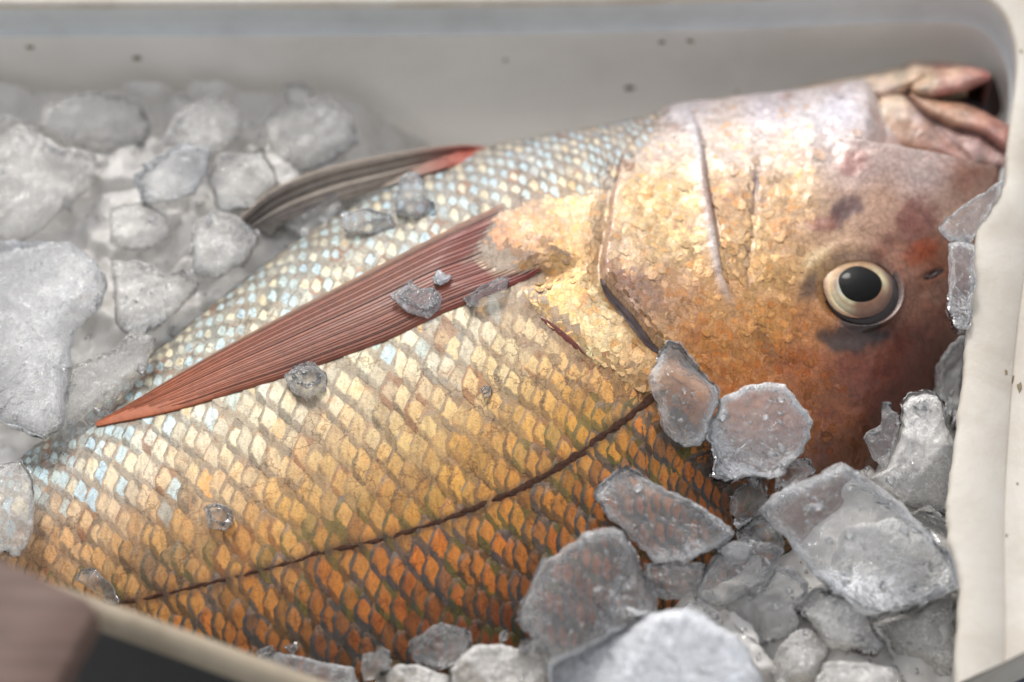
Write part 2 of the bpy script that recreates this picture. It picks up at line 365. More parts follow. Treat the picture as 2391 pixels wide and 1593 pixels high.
def make_wood():
    m, t, p, out = mat_new('brown_wood'); co = objco(t); mp = N(t, 'ShaderNodeMapping'); mp.inputs['Scale'].default_value = (30, 260, 120); mp.inputs['Rotation'].default_value = (0, 0, R(-60)); t.links.new(co, mp.inputs[0])
    n = noise(t, 1.0, 6, .6, mp.outputs[0], .3); c = ramp(t, n.outputs['Fac'], [(.25, (.075, .042, .030)), (.55, (.15, .09, .068)), (.8, (.20, .125, .10))]).outputs[0]
    t.links.new(c, p.inputs['Base Color']); p.inputs['Roughness'].default_value = .6; t.links.new(bump(t, n.outputs['Fac'], .5, .001), p.inputs['Normal']); return m
MAT['wood'] = make_wood()
MAT['ground'] = make_simple('shade_dark_ground', (.012, .011, .010), .6, 0, 40, .5, .002)  # near-black: shade in the gap beside the box is put into the colour
MAT['tray'] = make_simple('blue_grey_plastic', (.20, .22, .26), .4, 0, 90, .15, .0004)

# ------------------------------------------------------------ ground and fish box
g = mesh_obj('ground', [(-60, -60, 0), (60, -60, 0), (60, 60, 0), (-60, 60, 0)], [(0, 1, 2, 3)], MAT['ground'], smooth_on=False); g['kind'] = 'structure'

box = thing('fish_box', 'worn white foam fish box with chipped cream rim holding the fish and ice', 'box', (0, 0, 0))
RZ = .125
def offset_path(P, d):
    T = np.gradient(P, axis=0); T[:, 2] = 0; T /= np.linalg.norm(T, axis=1)[:, None]
    return P + np.stack([-T[:, 1], T[:, 0], 0*T[:, 0]], 1)*d           # to the left of travel
innerA = [(-420, 1250), (-425, 700), (-420, 300), (-400, 100), (-340, 26), (-200, 14), (0, 10), (600, 8), (1200, 4), (1700, -8), (2050, -22), (2200, -24), (2280, -16), (2335, 18), (2366, 80), (2374, 140), (2370, 200), (2362, 260)]
innerR = [(2352, 330), (2349, 380), (2345, 425), (2328, 462), (2303, 497), (2284, 522), (2279, 560), (2274, 620), (2262, 720), (2250, 850), (2238, 960), (2226, 1060), (2213, 1140), (2210, 1200), (2216, 1260), (2236, 1325), (2240, 1370), (2236, 1450), (2231, 1520), (2230, 1598)]
pa = catmull(innerA, 150)[:-1]; pr = resample(innerR, 130, False)
j = fbm(pn(pr[:, 0]*0, pr[:, 1]), 1/30., 3, 5); pr[:, 0] += j*2.6
pin = np.vstack([pa, pr]); inner = unproj(pin[:, 0], pin[:, 1], RZ)
sm = np.vstack([pa, catmull([(2352, 330), (2330, 500), (2290, 800), (2262, 1150), (2252, 1400), (2240, 1598)], 130)])
smooth_in = unproj(sm[:, 0], sm[:, 1], RZ)
outer = offset_path(smooth_in, .040)
k_end = 60                                                            # near end of the right wall runs off at a slant
endp = unproj([2620.], [1412.], RZ)[0]
for i in range(k_end):
    f = smooth(0, 1, np.array([i/(k_end-1.)]))[0]; idx = len(outer)-k_end+i
    outer[idx] = outer[idx]*(1-f) + endp*f
def lerp(a, b, f): return a*(1-f)+b*f
def rings_mesh(rings, name, mat, parent):
    Gd = np.stack(rings, 0); V = Gd.reshape(-1, 3); F = gridF(Gd.shape[0], Gd.shape[1])
    return mesh_obj(name, V, F, mat, parent)
inw = offset_path(smooth_in, -.0015)
bot_in = inw.copy(); bot_in[:, 2] = .015
topw = lerp(smooth_in, inw, .05); topw[:, 2] = RZ-.018
topl = lerp(smooth_in, outer, .03); topl[:, 2] = RZ-.0165
b1 = lerp(inner, outer, .0).copy(); b1[:, 2] = RZ-.0032
b2 = lerp(inner, outer, .003); b2[:, 2] = RZ-.0010
b3 = lerp(inner, outer, .012); b3[:, 2] = RZ-.0003
b4 = lerp(inner, outer, .035); b4[:, 2] = RZ
g1 = lerp(smooth_in, outer, .26); g1[:, 2] = RZ+.0002
g2 = lerp(smooth_in, outer, .275); g2[:, 2] = RZ-.0014
g3 = lerp(smooth_in, outer, .29); g3[:, 2] = RZ+.0002
g4 = lerp(smooth_in, outer, .6); g4[:, 2] = RZ+.0002
e1 = outer.copy(); e1[:, 2] = RZ-.002
e2 = outer.copy(); e2[:, 2] = RZ-.022
def add_translucency(m, share, col):
    t = m.node_tree; p = t.nodes['Principled BSDF']; out = t.nodes['Material Output']; tl = N(t, 'ShaderNodeBsdfTranslucent'); tl.inputs['Color'].default_value = (*col, 1)
    mx = N(t, 'ShaderNodeMixShader'); mx.inputs[0].default_value = share; t.links.new(p.outputs[0], mx.inputs[1]); t.links.new(tl.outputs[0], mx.inputs[2]); t.links.new(mx.outputs[0], out.inputs[0])
add_translucency(MAT['foam_wall'], .22, (.90, .86, .80))  # translucency added to brighten the backlit wall
wall_ring = [bot_in, lerp(bot_in, topw, .35), lerp(bot_in, topw, .7), topw]
rings_mesh(wall_ring, 'inner_wall', MAT['foam_wall'], box)
lipm = [topw, topl, lerp(topl, b1, .5), b1]
rings_mesh(lipm, 'inner_lip', MAT['lip'], box)
rings_mesh([b1, b2, b3, b4, g1, g2, g3, g4, e1, e2], 'rim', MAT['foam'], box)
fl = np.array([(-.30, -.25, .012), (.26, -.25, .012), (.26, .20, .012), (-.30, .20, .012)])
mesh_obj('box_floor', fl, [(0, 1, 2, 3)], MAT['foam_wall'], box, False)
# cut face of the right wall's near end
ne = [len(inner)-1]
mesh_obj('wall_end', [b1[-1], g1[-1], e1[-1], e2[-1], topw[-1], bot_in[-1]], [(0, 1, 2, 3, 4, 5)], MAT['foam'], box, False)
# near wall
nearp = catmull([(2250, 1640), (1800, 1730), (1300, 1760), (1000, 1690), (760, 1592), (500, 1496), (235, 1400), (-60, 1296), (-420, 1150)], 140)
zz = np.interp(nearp[:, 0], [-420, 300, 1000, 2300], [.175, .168, .145, .120])
ni = unproj(nearp[:, 0], nearp[:, 1], zz)
no = offset_path(ni, .0072)
if no[70][1] > ni[70][1]: no = offset_path(ni, -.0072)
ni_b = ni.copy(); ni_b[:, 2] = .015; no_b = no.copy(); no_b[:, 2] = .002
mid1 = lerp(ni, no, .12); mid1[:, 2] += .002; mid2 = lerp(ni, no, .75); mid2[:, 2] += .002
nb = lerp(ni, ni_b, .03)
fl_b = no.copy(); fl_b[:, 2] -= .005
rings_mesh([ni_b, nb, mid1, lerp(mid1, mid2, .5), mid2, no-[0, 0, .002], fl_b], 'near_rim', MAT['foam_old'], box)
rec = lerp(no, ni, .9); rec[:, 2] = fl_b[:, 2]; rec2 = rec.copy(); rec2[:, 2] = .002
rings_mesh([fl_b, rec, rec2], 'outer_wall', MAT['ground'], box)  # near-black material carries the deep shade on the outer face
# dirt specks on the far wall, each a small crust lying on the plastic
bvh_wall = BVHTree.FromPolygons([tuple(v) for v in np.stack(wall_ring, 0).reshape(-1, 3)], [tuple(int(q) for q in f) for f in gridF(4, len(bot_in))])
def hit(bvh, px, py):
    d = ray([px], [py])[0]; r = bvh.ray_cast(Vector(CPOS), Vector(d)); return r[0], r[1]
for (px, py, r_) in [(1452, 62, .0016), (1466, 66, .0012), (1480, 74, .0010), (1545, 98, .0012), (1612, 96, .0011), (1470, 205, .0016), (70, 110, .0013), (302, 84, .0011), (320, 136, .0014), (1180, 140, .0007), (1720, 215, .0007)]:
    p, n = hit(bvh_wall, px, py)
    if p is None: continue
    n = n if n.dot(Vector(CPOS)-p) > 0 else -n
    e_1 = n.cross(Vector((0, 0, 1))).normalized(); e_2 = n.cross(e_1); V = [p+n*.0008]; F = []
    for i in range(9):
        a = i/9*math.tau; q = r_*(.7+.5*random.random()); V.append(p+(e_1*math.cos(a)*1.3+e_2*math.sin(a))*q+n*.0001); F.append((0, 1+i, 1+(i+1) % 9))
    mesh_obj('dirt_speck', [tuple(v) for v in V], F, MAT['speck'], box)
rr_ = np.stack([b4, g1, g2, g3, g4, e1], 0); bvh_rim = BVHTree.FromPolygons([tuple(v) for v in rr_.reshape(-1, 3)], [tuple(int(q) for q in f) for f in gridF(6, len(b4))])
for (px, py, r_) in [(2375, 222, .0008), (2384, 120, .0006), (2362, 300, .0005), (2366, 884, .0011), (2380, 905, .0013), (2350, 870, .0006), (2375, 1130, .0005), (2350, 1250, .0004)]:
    p, n = hit(bvh_rim, px, py)
    if p is None: continue
    n = n if n.z > 0 else -n; e_1 = n.cross(Vector((0, 1, 0))).normalized(); e_2 = n.cross(e_1); V = [p+n*.0003]; F = []
    for i in range(9):
        a = i/9*math.tau; q = r_*(.6+.7*random.random()); V.append(p+(e_1*math.cos(a)*.8+e_2*math.sin(a)*1.5)*q+n*.0001); F.append((0, 1+i, 1+(i+1) % 9))
    mesh_obj('dirt_speck', [tuple(v) for v in V], F, MAT['speck'], box)

# plank and tray outside the box
def slab(name, pts, z, th, mat, bev=.003):
    top = unproj([p[0] for p in pts], [p[1] for p in pts], z)
    top = resample(top, 48); c = top.mean(0)
    r = []
    for f, dz in ((0.02, 0), (.5, 0), (1-bev*12, 0), (1-bev*4, -bev*.3), (1, -bev), (1, -th+bev), (1-bev*4, -th), (.02, -th)):
        q = c+(top-c)*f; q[:, 2] = z+dz; r.append(q)
    Gd = np.stack(r, 0); return mesh_obj(name, Gd.reshape(-1, 3), gridF(len(r), 48, wrap_v=True), mat)
tag(slab('wooden_plank', [(-300, 1185), (0, 1300), (215, 1398), (226, 1420), (80, 1700), (-420, 1480)], .205, .014, MAT['wood']), 'blurred brown wooden plank end at the lower left corner beyond the box rim', 'plank')
tag(slab('plastic_tray', [(2200, 1640), (2600, 1400), (2900, 1500), (2900, 1900), (2200, 1900)], .10, .03, MAT['tray']), 'blue grey plastic tray edge at the lower right corner below the box rim', 'tray')

# ------------------------------------------------------------ the fish: body loft
st = [  # belly x,y  dorsal x,y  half thickness  mid height   (picture read at 2353 wide, unprojected to the mid height)
 (2338, 396, 2326, 470, .006, .088), (2285, 375, 2296, 560, .013, .087), (2185, 345, 2258, 690, .021, .086), (2085, 300, 2214, 800, .026, .085),
 (2000, 216, 2146, 930, .0305, .084), (1880, 230, 2036, 1090, .034, .083), (1730, 248, 1905, 1225, .036, .082), (1560, 270, 1745, 1345, .037, .082),
 (1400, 316, 1565, 1440, .0372, .082), (1250, 340, 1392, 1520, .037, .082), (1050, 388, 1182, 1590, .0363, .081), (850, 480, 955, 1640, .035, .080),
 (640, 612, 722, 1655, .033, .079), (430, 776, 500, 1640, .030, .078), (230, 936, 290, 1605, .026, .077), (60, 1060, 100, 1560, .021, .076),
 (-130, 1170, -100, 1510, .016, .075), (-350, 1275, -350, 1470, .011, .074)]
st = np.array(st, float); NU, NV, NB = 560, 250, 40
cs = catmull(st, NU)
roll = np.interp(cs[:, 0], [-300, 600, 1500, 2000, 2300], [.002, .004, .009, .013, .010])      # the fish is rolled a little, belly higher
Bp = unproj(cs[:, 0]*K, cs[:, 1]*K, cs[:, 5]+roll); Dp = unproj(cs[:, 2]*K, cs[:, 3]*K, cs[:, 5]-roll*.5); TH = cs[:, 4]
th = np.concatenate([np.linspace(0, math.pi, NV), np.linspace(math.pi, 2*math.pi, NB+2)[1:-1]])
wv_ = (1-np.cos(th))/2; sn = np.sign(np.sin(th))*np.abs(np.sin(th))**.82
prof = np.where(th <= math.pi, sn, sn*.9)
G0 = Bp[:, None, :]*(1-wv_)[None, :, None] + Dp[:, None, :]*wv_[None, :, None]
G0[:, :, 2] += TH[:, None]*prof[None, :]
TOP = G0[:, :NV].copy()
Nn = grid_normals(TOP)
if Nn[NU//2, NV//2, 2] < 0: Nn = -Nn
flat = TOP.reshape(-1, 3); PX = proj(flat); X, Y = PX[:, 0], PX[:, 1]

GILL = k2((1540, 235), (1510, 268), (1475, 302), (1432, 360), (1408, 450), (1397, 540), (1386, 600), (1388, 645), (1418, 682), (1462, 735), (1500, 785), (1535, 808), (1600, 850), (1660, 900))
GAMP = np.array([.05, .25, .6, .9, 1, 1.1, 1.3, 1.4, 1.5, 1.5, 1.4, 1.0, .5, 0])
PREO = k2((1588, 262), (1602, 300), (1612, 345), (1622, 420), (1634, 490), (1645, 560), (1655, 620), (1672, 672), (1695, 710))
PAMP = np.array([.3, .7, 1, 1.1, 1.2, 1.1, .9, .6, 0])
CLEI = k2((1195, 600), (1185, 660), (1215, 700), (1262, 742), (1335, 808), (1400, 850), (1450, 885), (1500, 912))
CAMP = np.array([0, .6, 1, 1, 1, .9, .9, .5])
PREORB = m1((-80, 1090), (60, 1110), (300, 1160), (540, 1195), (820, 1245), (1080, 1300), (1330, 1350), (1540, 1410), (1770, 1400))
CHEEK = k2((1738, 380), (1735, 450), (1730, 520), (1718, 600), (1722, 660))
EYE = (1998., 672.)
def amp(t, arr): return np.interp(t, np.arange(len(arr)), arr)
d = np.zeros(len(flat))
dg, sg, tg = polyline(X, Y, GILL); d += .0026*amp(tg, GAMP)*smooth(-5, 4, sg)*np.exp(-np.maximum(sg, 0)/150)
d -= .0012*amp(tg, GAMP)*np.exp(-((sg+12)/14)**2)
dp, sp_, tp = polyline(X, Y, PREO); d += .0008*amp(tp, PAMP)*np.where(sp_ < 0, np.exp(-(sp_/34)**2), 1-smooth(0, 7, sp_)) - .0006*amp(tp, PAMP)*np.exp(-((sp_-9)/9)**2)
dc, sc_, tc = polyline(X, Y, CLEI); d += .0014*amp(tc, CAMP)*smooth(-5, 5, sc_)*np.exp(-np.maximum(sc_, 0)/90)
do, so, to = polyline(X, Y, PREORB[::-1]); side = so                                # travelled right to left: + is picture-below?
d += .0016*np.exp(-np.maximum(do, 0)/60)*np.where(Y > np.interp(X, [p[0] for p in PREORB], [p[1] for p in PREORB]), 1, 0)*smooth(1940, 2010, X)
dk, sk, tk = polyline(X, Y, CHEEK); d -= .0006*np.exp(-(sk/7)**2)*np.where(dk < 60, 1, 0)*np.exp(-np.maximum(dk-np.abs(sk), 0)/10)
pl_y = np.interp(X, [p[0] for p in PREORB], [p[1] for p in PREORB])
d -= .0070*smooth(-2, 14, pl_y-Y)*smooth(2015, 2085, X)
ex, ey = (X-EYE[0]), (Y-EYE[1]); rE = np.hypot(ex/104, ey/90); d -= .0040*(1-smooth(.55, 1.02, rE)); d += .0003*np.exp(-((rE-1.13)/.12)**2)
d -= .0014*np.exp(-(((X-1990)/80)**2 + ((Y-775)/32)**2))
d += .0014*np.exp(-(((X-1245)/75)**2 + ((Y-545)/70)**2)); d -= .003*np.exp(-(((X-1270)/60)**2 + ((Y-640+(X-1270)*.2)/18)**2))
ang = R(-22); xr = (X-2177)*math.cos(ang)+(Y-640)*math.sin(ang)*1; yr = -(X-2177)*math.sin(ang)+(Y-640)*math.cos(ang)
d -= .0018*np.exp(-((xr/24)**2+(yr/7)**2)); d += .0005*np.exp(-((xr/40)**2+(yr/18)**2))
head = smooth(1300, 1500, X)
d += head*(.0005*fbm(flat, 90, 5, 3) + .00014*fbm(flat, 420, 9, 3))
flat2 = flat + Nn.reshape(-1, 3)*d[:, None]
TOP = flat2.reshape(NU, NV, 3); TN = grid_normals(TOP)
if TN[NU//2, NV//2, 2] < 0: TN = -TN
FULL = np.concatenate([TOP, G0[:, NV:]], 1)

# pigment map: skin colours sampled on the fish, the lower head's shade taken into them
CP = [(1400, 300, 226, 226, 224), (1250, 350, 222, 226, 226), (1000, 440, 214, 220, 218), (1600, 250, 230, 226, 226), (1900, 215, 232, 222, 212), (2080, 200, 232, 212, 192), (1800, 270, 222, 216, 222), (1950, 260, 216, 218, 228),
 (1400, 380, 214, 205, 190), (1330, 460, 222, 192, 146), (1520, 330, 226, 205, 175), (1500, 470, 232, 190, 128), (1560, 560, 226, 186, 126), (1450, 600, 214, 180, 140), (1480, 680, 172, 130, 100), (1560, 700, 190, 140, 96), (1600, 480, 228, 192, 134),
 (1700, 330, 226, 200, 168), (1850, 350, 226, 196, 150), (1900, 300, 214, 210, 206), (1700, 480, 216, 172, 124), (1750, 560, 220, 176, 118), (1850, 450, 218, 176, 124), (1800, 640, 222, 172, 104), (1700, 700, 208, 150, 84), (1650, 800, 200, 134, 66), (1800, 760, 204, 142, 70),
 (2000, 380, 200, 160, 136), (2150, 400, 198, 162, 140), (2280, 430, 176, 132, 112), (2050, 480, 196, 152, 122), (2200, 500, 190, 152, 128), (1930, 540, 202, 160, 124), (2120, 570, 172, 112, 82), (2180, 620, 164, 104, 76), (2200, 700, 146, 88, 66), (1880, 620, 214, 166, 104), (1860, 560, 204, 158, 112),
 (2120, 700, 150, 104, 84), (1880, 760, 190, 124, 66), (1860, 850, 170, 96, 46), (2000, 860, 132, 66, 40), (2100, 820, 118, 60, 42), (2150, 800, 104, 52, 38), (2050, 980, 92, 46, 30), (1960, 960, 146, 82, 40), (1850, 960, 160, 94, 42), (1750, 900, 188, 116, 52), (1950, 1060, 112, 64, 36), (1800, 1100, 130, 78, 38), (1600, 950, 196, 124, 56), (1550, 1080, 190, 118, 46), (1650, 1180, 160, 92, 38), (1400, 1180, 196, 118, 44), (1450, 1300, 166, 92, 36),
 (1300, 700, 226, 186, 124), (1380, 720, 240, 214, 160), (1400, 800, 236, 206, 152), (1330, 620, 224, 176, 112), (1250, 560, 204, 158, 112), (1480, 850, 222, 180, 126), (1230, 520, 196, 160, 128), (1150, 560, 160, 112, 84),
 (900, 820, 236, 222, 184), (1050, 780, 230, 222, 196), (600, 980, 236, 222, 186), (1200, 860, 232, 202, 140), (1250, 950, 226, 184, 108), (1350, 950, 220, 166, 78), (1400, 1000, 212, 152, 58), (1000, 1020, 228, 194, 124), (800, 1100, 226, 190, 124), (1100, 1080, 218, 168, 82), (1000, 1180, 212, 156, 74), (700, 1200, 220, 178, 108), (500, 1100, 232, 206, 162), (300, 1100, 228, 214, 186), (150, 1120, 222, 216, 202), (200, 1220, 220, 190, 146), (400, 1250, 216, 172, 108), (150, 1290, 212, 174, 130), (300, 1330, 200, 156, 98),
 (1250, 1180, 204, 136, 48), (1200, 1300, 188, 108, 36), (1000, 1300, 194, 118, 44), (1000, 1400, 166, 88, 34), (1050, 1500, 120, 60, 26), (800, 1400, 176, 106, 44), (800, 1500, 136, 76, 34), (600, 1400, 186, 126, 60), (600, 1490, 150, 92, 46), (400, 1400, 184, 134, 74), (800, 1300, 202, 134, 60), (600, 1320, 208, 152, 82), (1300, 1350, 150, 80, 30), (1200, 1450, 116, 58, 24),
 (1100, 450, 210, 214, 208), (900, 560, 212, 216, 206), (700, 680, 212, 222, 214), (500, 820, 216, 226, 212), (400, 900, 220, 224, 206), (800, 650, 222, 216, 190), (600, 780, 228, 220, 188), (300, 980, 216, 226, 214), (100, 1080, 206, 220, 216)]
CP = np.array(CP, float)
hm = (CP[:, 0] > 1360) & (CP[:, 1] < 760); CP[hm, 2:] = (CP[hm, 2:]*.92+np.array([226, 200, 190])*.08)*.97
hm2 = (CP[:, 0] > 1420) & (CP[:, 1] < 420); CP[hm2, 2:] = CP[hm2, 2:]*.62+np.array([222, 208, 214])*.38
def pigment(px, py):
    px = np.asarray(px, float); py = np.asarray(py, float); num = np.zeros((len(px), 3)); den = np.zeros(len(px)); L = lin(CP[:, 2:])
    for i in range(len(CP)):
        w_ = 1/((px-CP[i, 0])**2+(py-CP[i, 1])**2+900.)**1.7; num += w_[:, None]*L[i]; den += w_
    return np.clip(num/den[:, None], 0, 1)
BLOBS = [(1972, 495, 54, 34, -30, (92, 58, 60), .85), (1920, 525, 44, 26, -20, (140, 78, 62), .75), (2140, 505, 46, 58, 40, (128, 64, 52), .75), (1990, 385, 44, 30, 0, (156, 88, 80), .6), (2170, 560, 60, 26, -20, (122, 70, 52), .6), (1765, 430, 10, 44, 12, (96, 76, 92), .7), (1775, 470, 14, 18, 0, (110, 84, 90), .5),
 (1990, 786, 88, 40, 6, (38, 27, 21), .88), (1890, 672, 26, 40, 15, (70, 46, 36), .75), (1440, 640, 46, 22, 30, (140, 84, 64), .6), (1500, 690, 70, 34, 30, (130, 100, 90), .45), (1290, 580, 60, 14, 24, (84, 60, 48), .8), (1245, 556, 24, 8, 30, (90, 66, 54), .7), (1790, 800, 20, 60, -24, (110, 66, 40), .6), (1360, 690, 24, 20, 0, (226, 140, 64), .5), (1385, 520, 30, 46, 20, (150, 124, 100), .4),
 (2150, 592, 50, 30, -25, (176, 84, 48), .75), (2200, 690, 40, 36, 0, (170, 134, 116), .45), (2090, 560, 60, 16, -10, (120, 74, 58), .5), (1905, 600, 40, 18, -40, (220, 196, 150), .5),
 (1140, 560, 62, 62, 0, (176, 124, 92), .85), (1110, 545, 22, 60, 20, (140, 66, 54), .7), (1165, 606, 70, 20, -14, (112, 72, 56), .6), (1215, 590, 60, 16, 24, (96, 68, 54), .7), (1240, 640, 46, 12, -14, (40, 26, 22), .9),
 (2080, 900, 120, 60, -20, (104, 48, 34), .6), (2060, 640, 24, 60, -20, (150, 120, 104), .4), (2230, 330, 60, 20, 20, (200, 150, 120), .4)]
def skin_color(px, py):
    c = pigment(px, py); P = pn(px, py)
    wob = fbm(P, 1/30., 21, 3)
    for (cx, cy, rx, ry, a, col, s) in BLOBS:
        ca, sa = math.cos(R(a)), math.sin(R(a)); u_ = ((px-cx)*ca+(py-cy)*sa)/rx; v_ = (-(px-cx)*sa+(py-cy)*ca)/ry
        m_ = s*(1-smooth(.55, 1.15, np.hypot(u_, v_)+wob*.28)); c = c*(1-m_[:, None])+lin(col)*m_[:, None]
    dp, sp_, tp = polyline(px, py, PREO); m_ = .55*np.exp(-((sp_+8)/9)**2)*amp(tp, PAMP); m_ = np.clip(m_, 0, .85)*(np.abs(np.abs(sp_)-dp) < 2); c = c*(1-m_[:, None])+lin((214, 214, 222))*m_[:, None]
    m_ = .75*np.exp(-((sp_-5)/5)**2)*np.clip(amp(tp, PAMP), 0, 1)*(np.abs(np.abs(sp_)-dp) < 2); c = c*(1-m_[:, None])+lin((96, 70, 60))*m_[:, None]
    dg, sg, tg = polyline(px, py, GILL); m_ = .6*np.exp(-((sg-5)/9)**2)*np.clip(amp(tg, [0, .5, .8, 1, 1, 1, 1, 1, .5, .4, .3, .2, 0, 0]), 0, 1); c = c*(1-m_[:, None])+lin((196, 150, 130))*m_[:, None]
    dk, sk, tk = polyline(px, py, CHEEK); m_ = .55*np.exp(-(dk/6)**2); c = c*(1-m_[:, None])+lin((110, 84, 80))*m_[:, None]
    do, so, to = polyline(px, py, PREORB); m_ = .55*np.exp(-(do/7)**2)*smooth(1960, 2020, px); c = c*(1-m_[:, None])+lin((205, 186, 176))*m_[:, None]
    return np.clip(c, 0, 1)
ALB = .80
bcol = np.zeros((NU, FULL.shape[1], 3)); bcol[:, :NV] = skin_color(X, Y).reshape(NU, NV, 3)*ALB
f_ = np.linspace(0, 1, NB+2)[1:-1][None, :, None]; bcol[:, NV:] = bcol[:, NV-1:NV]*(1-f_)+bcol[:, :1]*f_
# darker skin under the body scales
fish = thing('fish', 'whole gold and silver sea bream lying on its side in crushed ice', 'fish', (0, 0, .05))
def fobj(name, V, F, mat, parent=None, **kw):
    p = parent or fish; off = np.array([0, 0, .05])
    return mesh_obj(name, np.asarray(V, float)-off, F, mat, p, **kw)
isbody = smooth(12, -12, sc_)*1.0
bodyshade = np.zeros(len(flat))
FB = gridF(NU, FULL.shape[1], wrap_v=True)
body = fobj('body', FULL.reshape(-1, 3), FB, MAT['skin'], attrs={'Col': bcol.reshape(-1, 3)})
bvh = BVHTree.FromPolygons([tuple(v) for v in TOP[::2, ::2].reshape(-1, 3)], [tuple(int(q) for q in f) for f in gridF(TOP[::2, ::2].shape[0], TOP[::2, ::2].shape[1])])
def on_fish(px, py, off=0.0):
    """points and outward normals where the sight lines meet the fish"""
    P, Nm = [], []
    for d_ in ray(px, py):
        h, n, i, _ = bvh.ray_cast(Vector(CPOS), Vector(d_))
        if h is None: P.append((np.nan,)*3); Nm.append((0, 0, 1)); continue
        if n.z < 0 and n.dot(Vector(d_)) > 0: n = -n
        P.append(tuple(h)); Nm.append(tuple(n))
    P = np.array(P); Nm = np.array(Nm); return P+Nm*off, Nm

# ------------------------------------------------------------ scales
arcU = np.concatenate([[0], np.cumsum(np.linalg.norm(np.diff(TOP[:, NV//2], axis=0), axis=1))])
def sample(G, u, v):
    u = np.clip(u, 0, NU-1.001); v = np.clip(v, 0, NV-1.001); iu = u.astype(int); iv = v.astype(int); fu = (u-iu)[:, None]; fv = (v-iv)[:, None]
    return (G[iu, iv]*(1-fu)+G[iu+1, iv]*fu)*(1-fv)+(G[iu, iv+1]*(1-fu)+G[iu+1, iv+1]*fu)*fv
PXM = 7100.0
def scale_size(px, py, vf):
    s = np.interp(px, [0, 250, 600, 1000, 1300, 1500, 1700], [23, 26, 29, 30, 26, 22, 20])
    return .90*s*np.interp(vf, [0, .12, .24, .34, .8, 1], [.50, .52, .68, 1, 1, .8])
LL = k2((1512, 905), (1470, 938), (1400, 990), (1345, 1035), (1290, 1072), (1220, 1112), (1150, 1145), (1080, 1172), (1000, 1203), (930, 1225), (860, 1246), (800, 1258), (740, 1270), (680, 1290), (620, 1307), (550, 1325), (480, 1342), (380, 1365), (280, 1386), (180, 1405))
NA, NBB = 6, 7; ASP = 3.5
ga, gb = np.meshgrid(np.linspace(0, 1, NA), np.linspace(-1, 1, NBB), indexing='ij'); ga = ga.ravel(); gb = gb.ravel()
halfw = np.where(ga < .62, .92+.1*ga, np.sqrt(np.clip(1-((ga-.62)/.40)**2, 0, 1))*.98)
halfw = np.maximum(halfw, .12)
SF = gridF(NA, NBB)
scales = []
u_pos = 40.0; col_i = 0
duds = np.gradient(arcU)
vfr = np.linspace(0, 1, NV)
while u_pos < NU-6:
    ui = int(u_pos)
    lineP = TOP[ui]; seg = np.concatenate([[0], np.cumsum(np.linalg.norm(np.diff(lineP, axis=0), axis=1))]); pxl = proj(lineP)
    sz = scale_size(pxl[:, 0], pxl[:, 1], wv_[:NV])*ASP/PXM                       # spacing down the column, metres
    kk = np.concatenate([[0], np.cumsum(np.diff(seg)/sz[1:])])
    for jrow in range(1, int(kk[-1])):
        kv = jrow+.5*(col_i % 2)+random.uniform(-.11, .11); vv = np.interp(kv, kk, np.arange(NV))
        scales.append((u_pos+random.uniform(-.5, .5), vv, np.interp(vv, np.arange(NV), sz)))
    mid = proj(TOP[ui, NV//2:NV//2+1])[0]
    u_pos += (scale_size(mid[0:1], mid[1:2], np.array([.5]))[0]/PXM)/duds[ui]; col_i += 1
sc = np.array(scales); P0 = sample(TOP, sc[:, 0], sc[:, 1]); PP = proj(P0)
_, sgc, _ = polyline(PP[:, 0], PP[:, 1], k2((1560, 180), (1500, 290), (1430, 380), (1360, 430), (1280, 440), (1195, 448), (1110, 490), (1085, 545), (1110, 605), (1200, 650), (1215, 700), (1262, 742), (1335, 808), (1450, 885), (1520, 930), (1600, 1020), (1750, 1180), (1860, 1330)))
keep = (sgc < 6) & (PP[:, 0] > -420)
sc, P0, PP = sc[keep], P0[keep], PP[keep]; sgk = sgc[keep]
pig = pigment(PP[:, 0], PP[:, 1])
_, sll, tll = polyline(PP[:, 0], PP[:, 1], LL)                                     # travelled right to left: sign + is above the line?
lly = np.interp(PP[:, 0], [p[0] for p in LL][::-1], [p[1] for p in LL][::-1])
below = smooth(-170, 230, PP[:, 1]-lly)
items = []
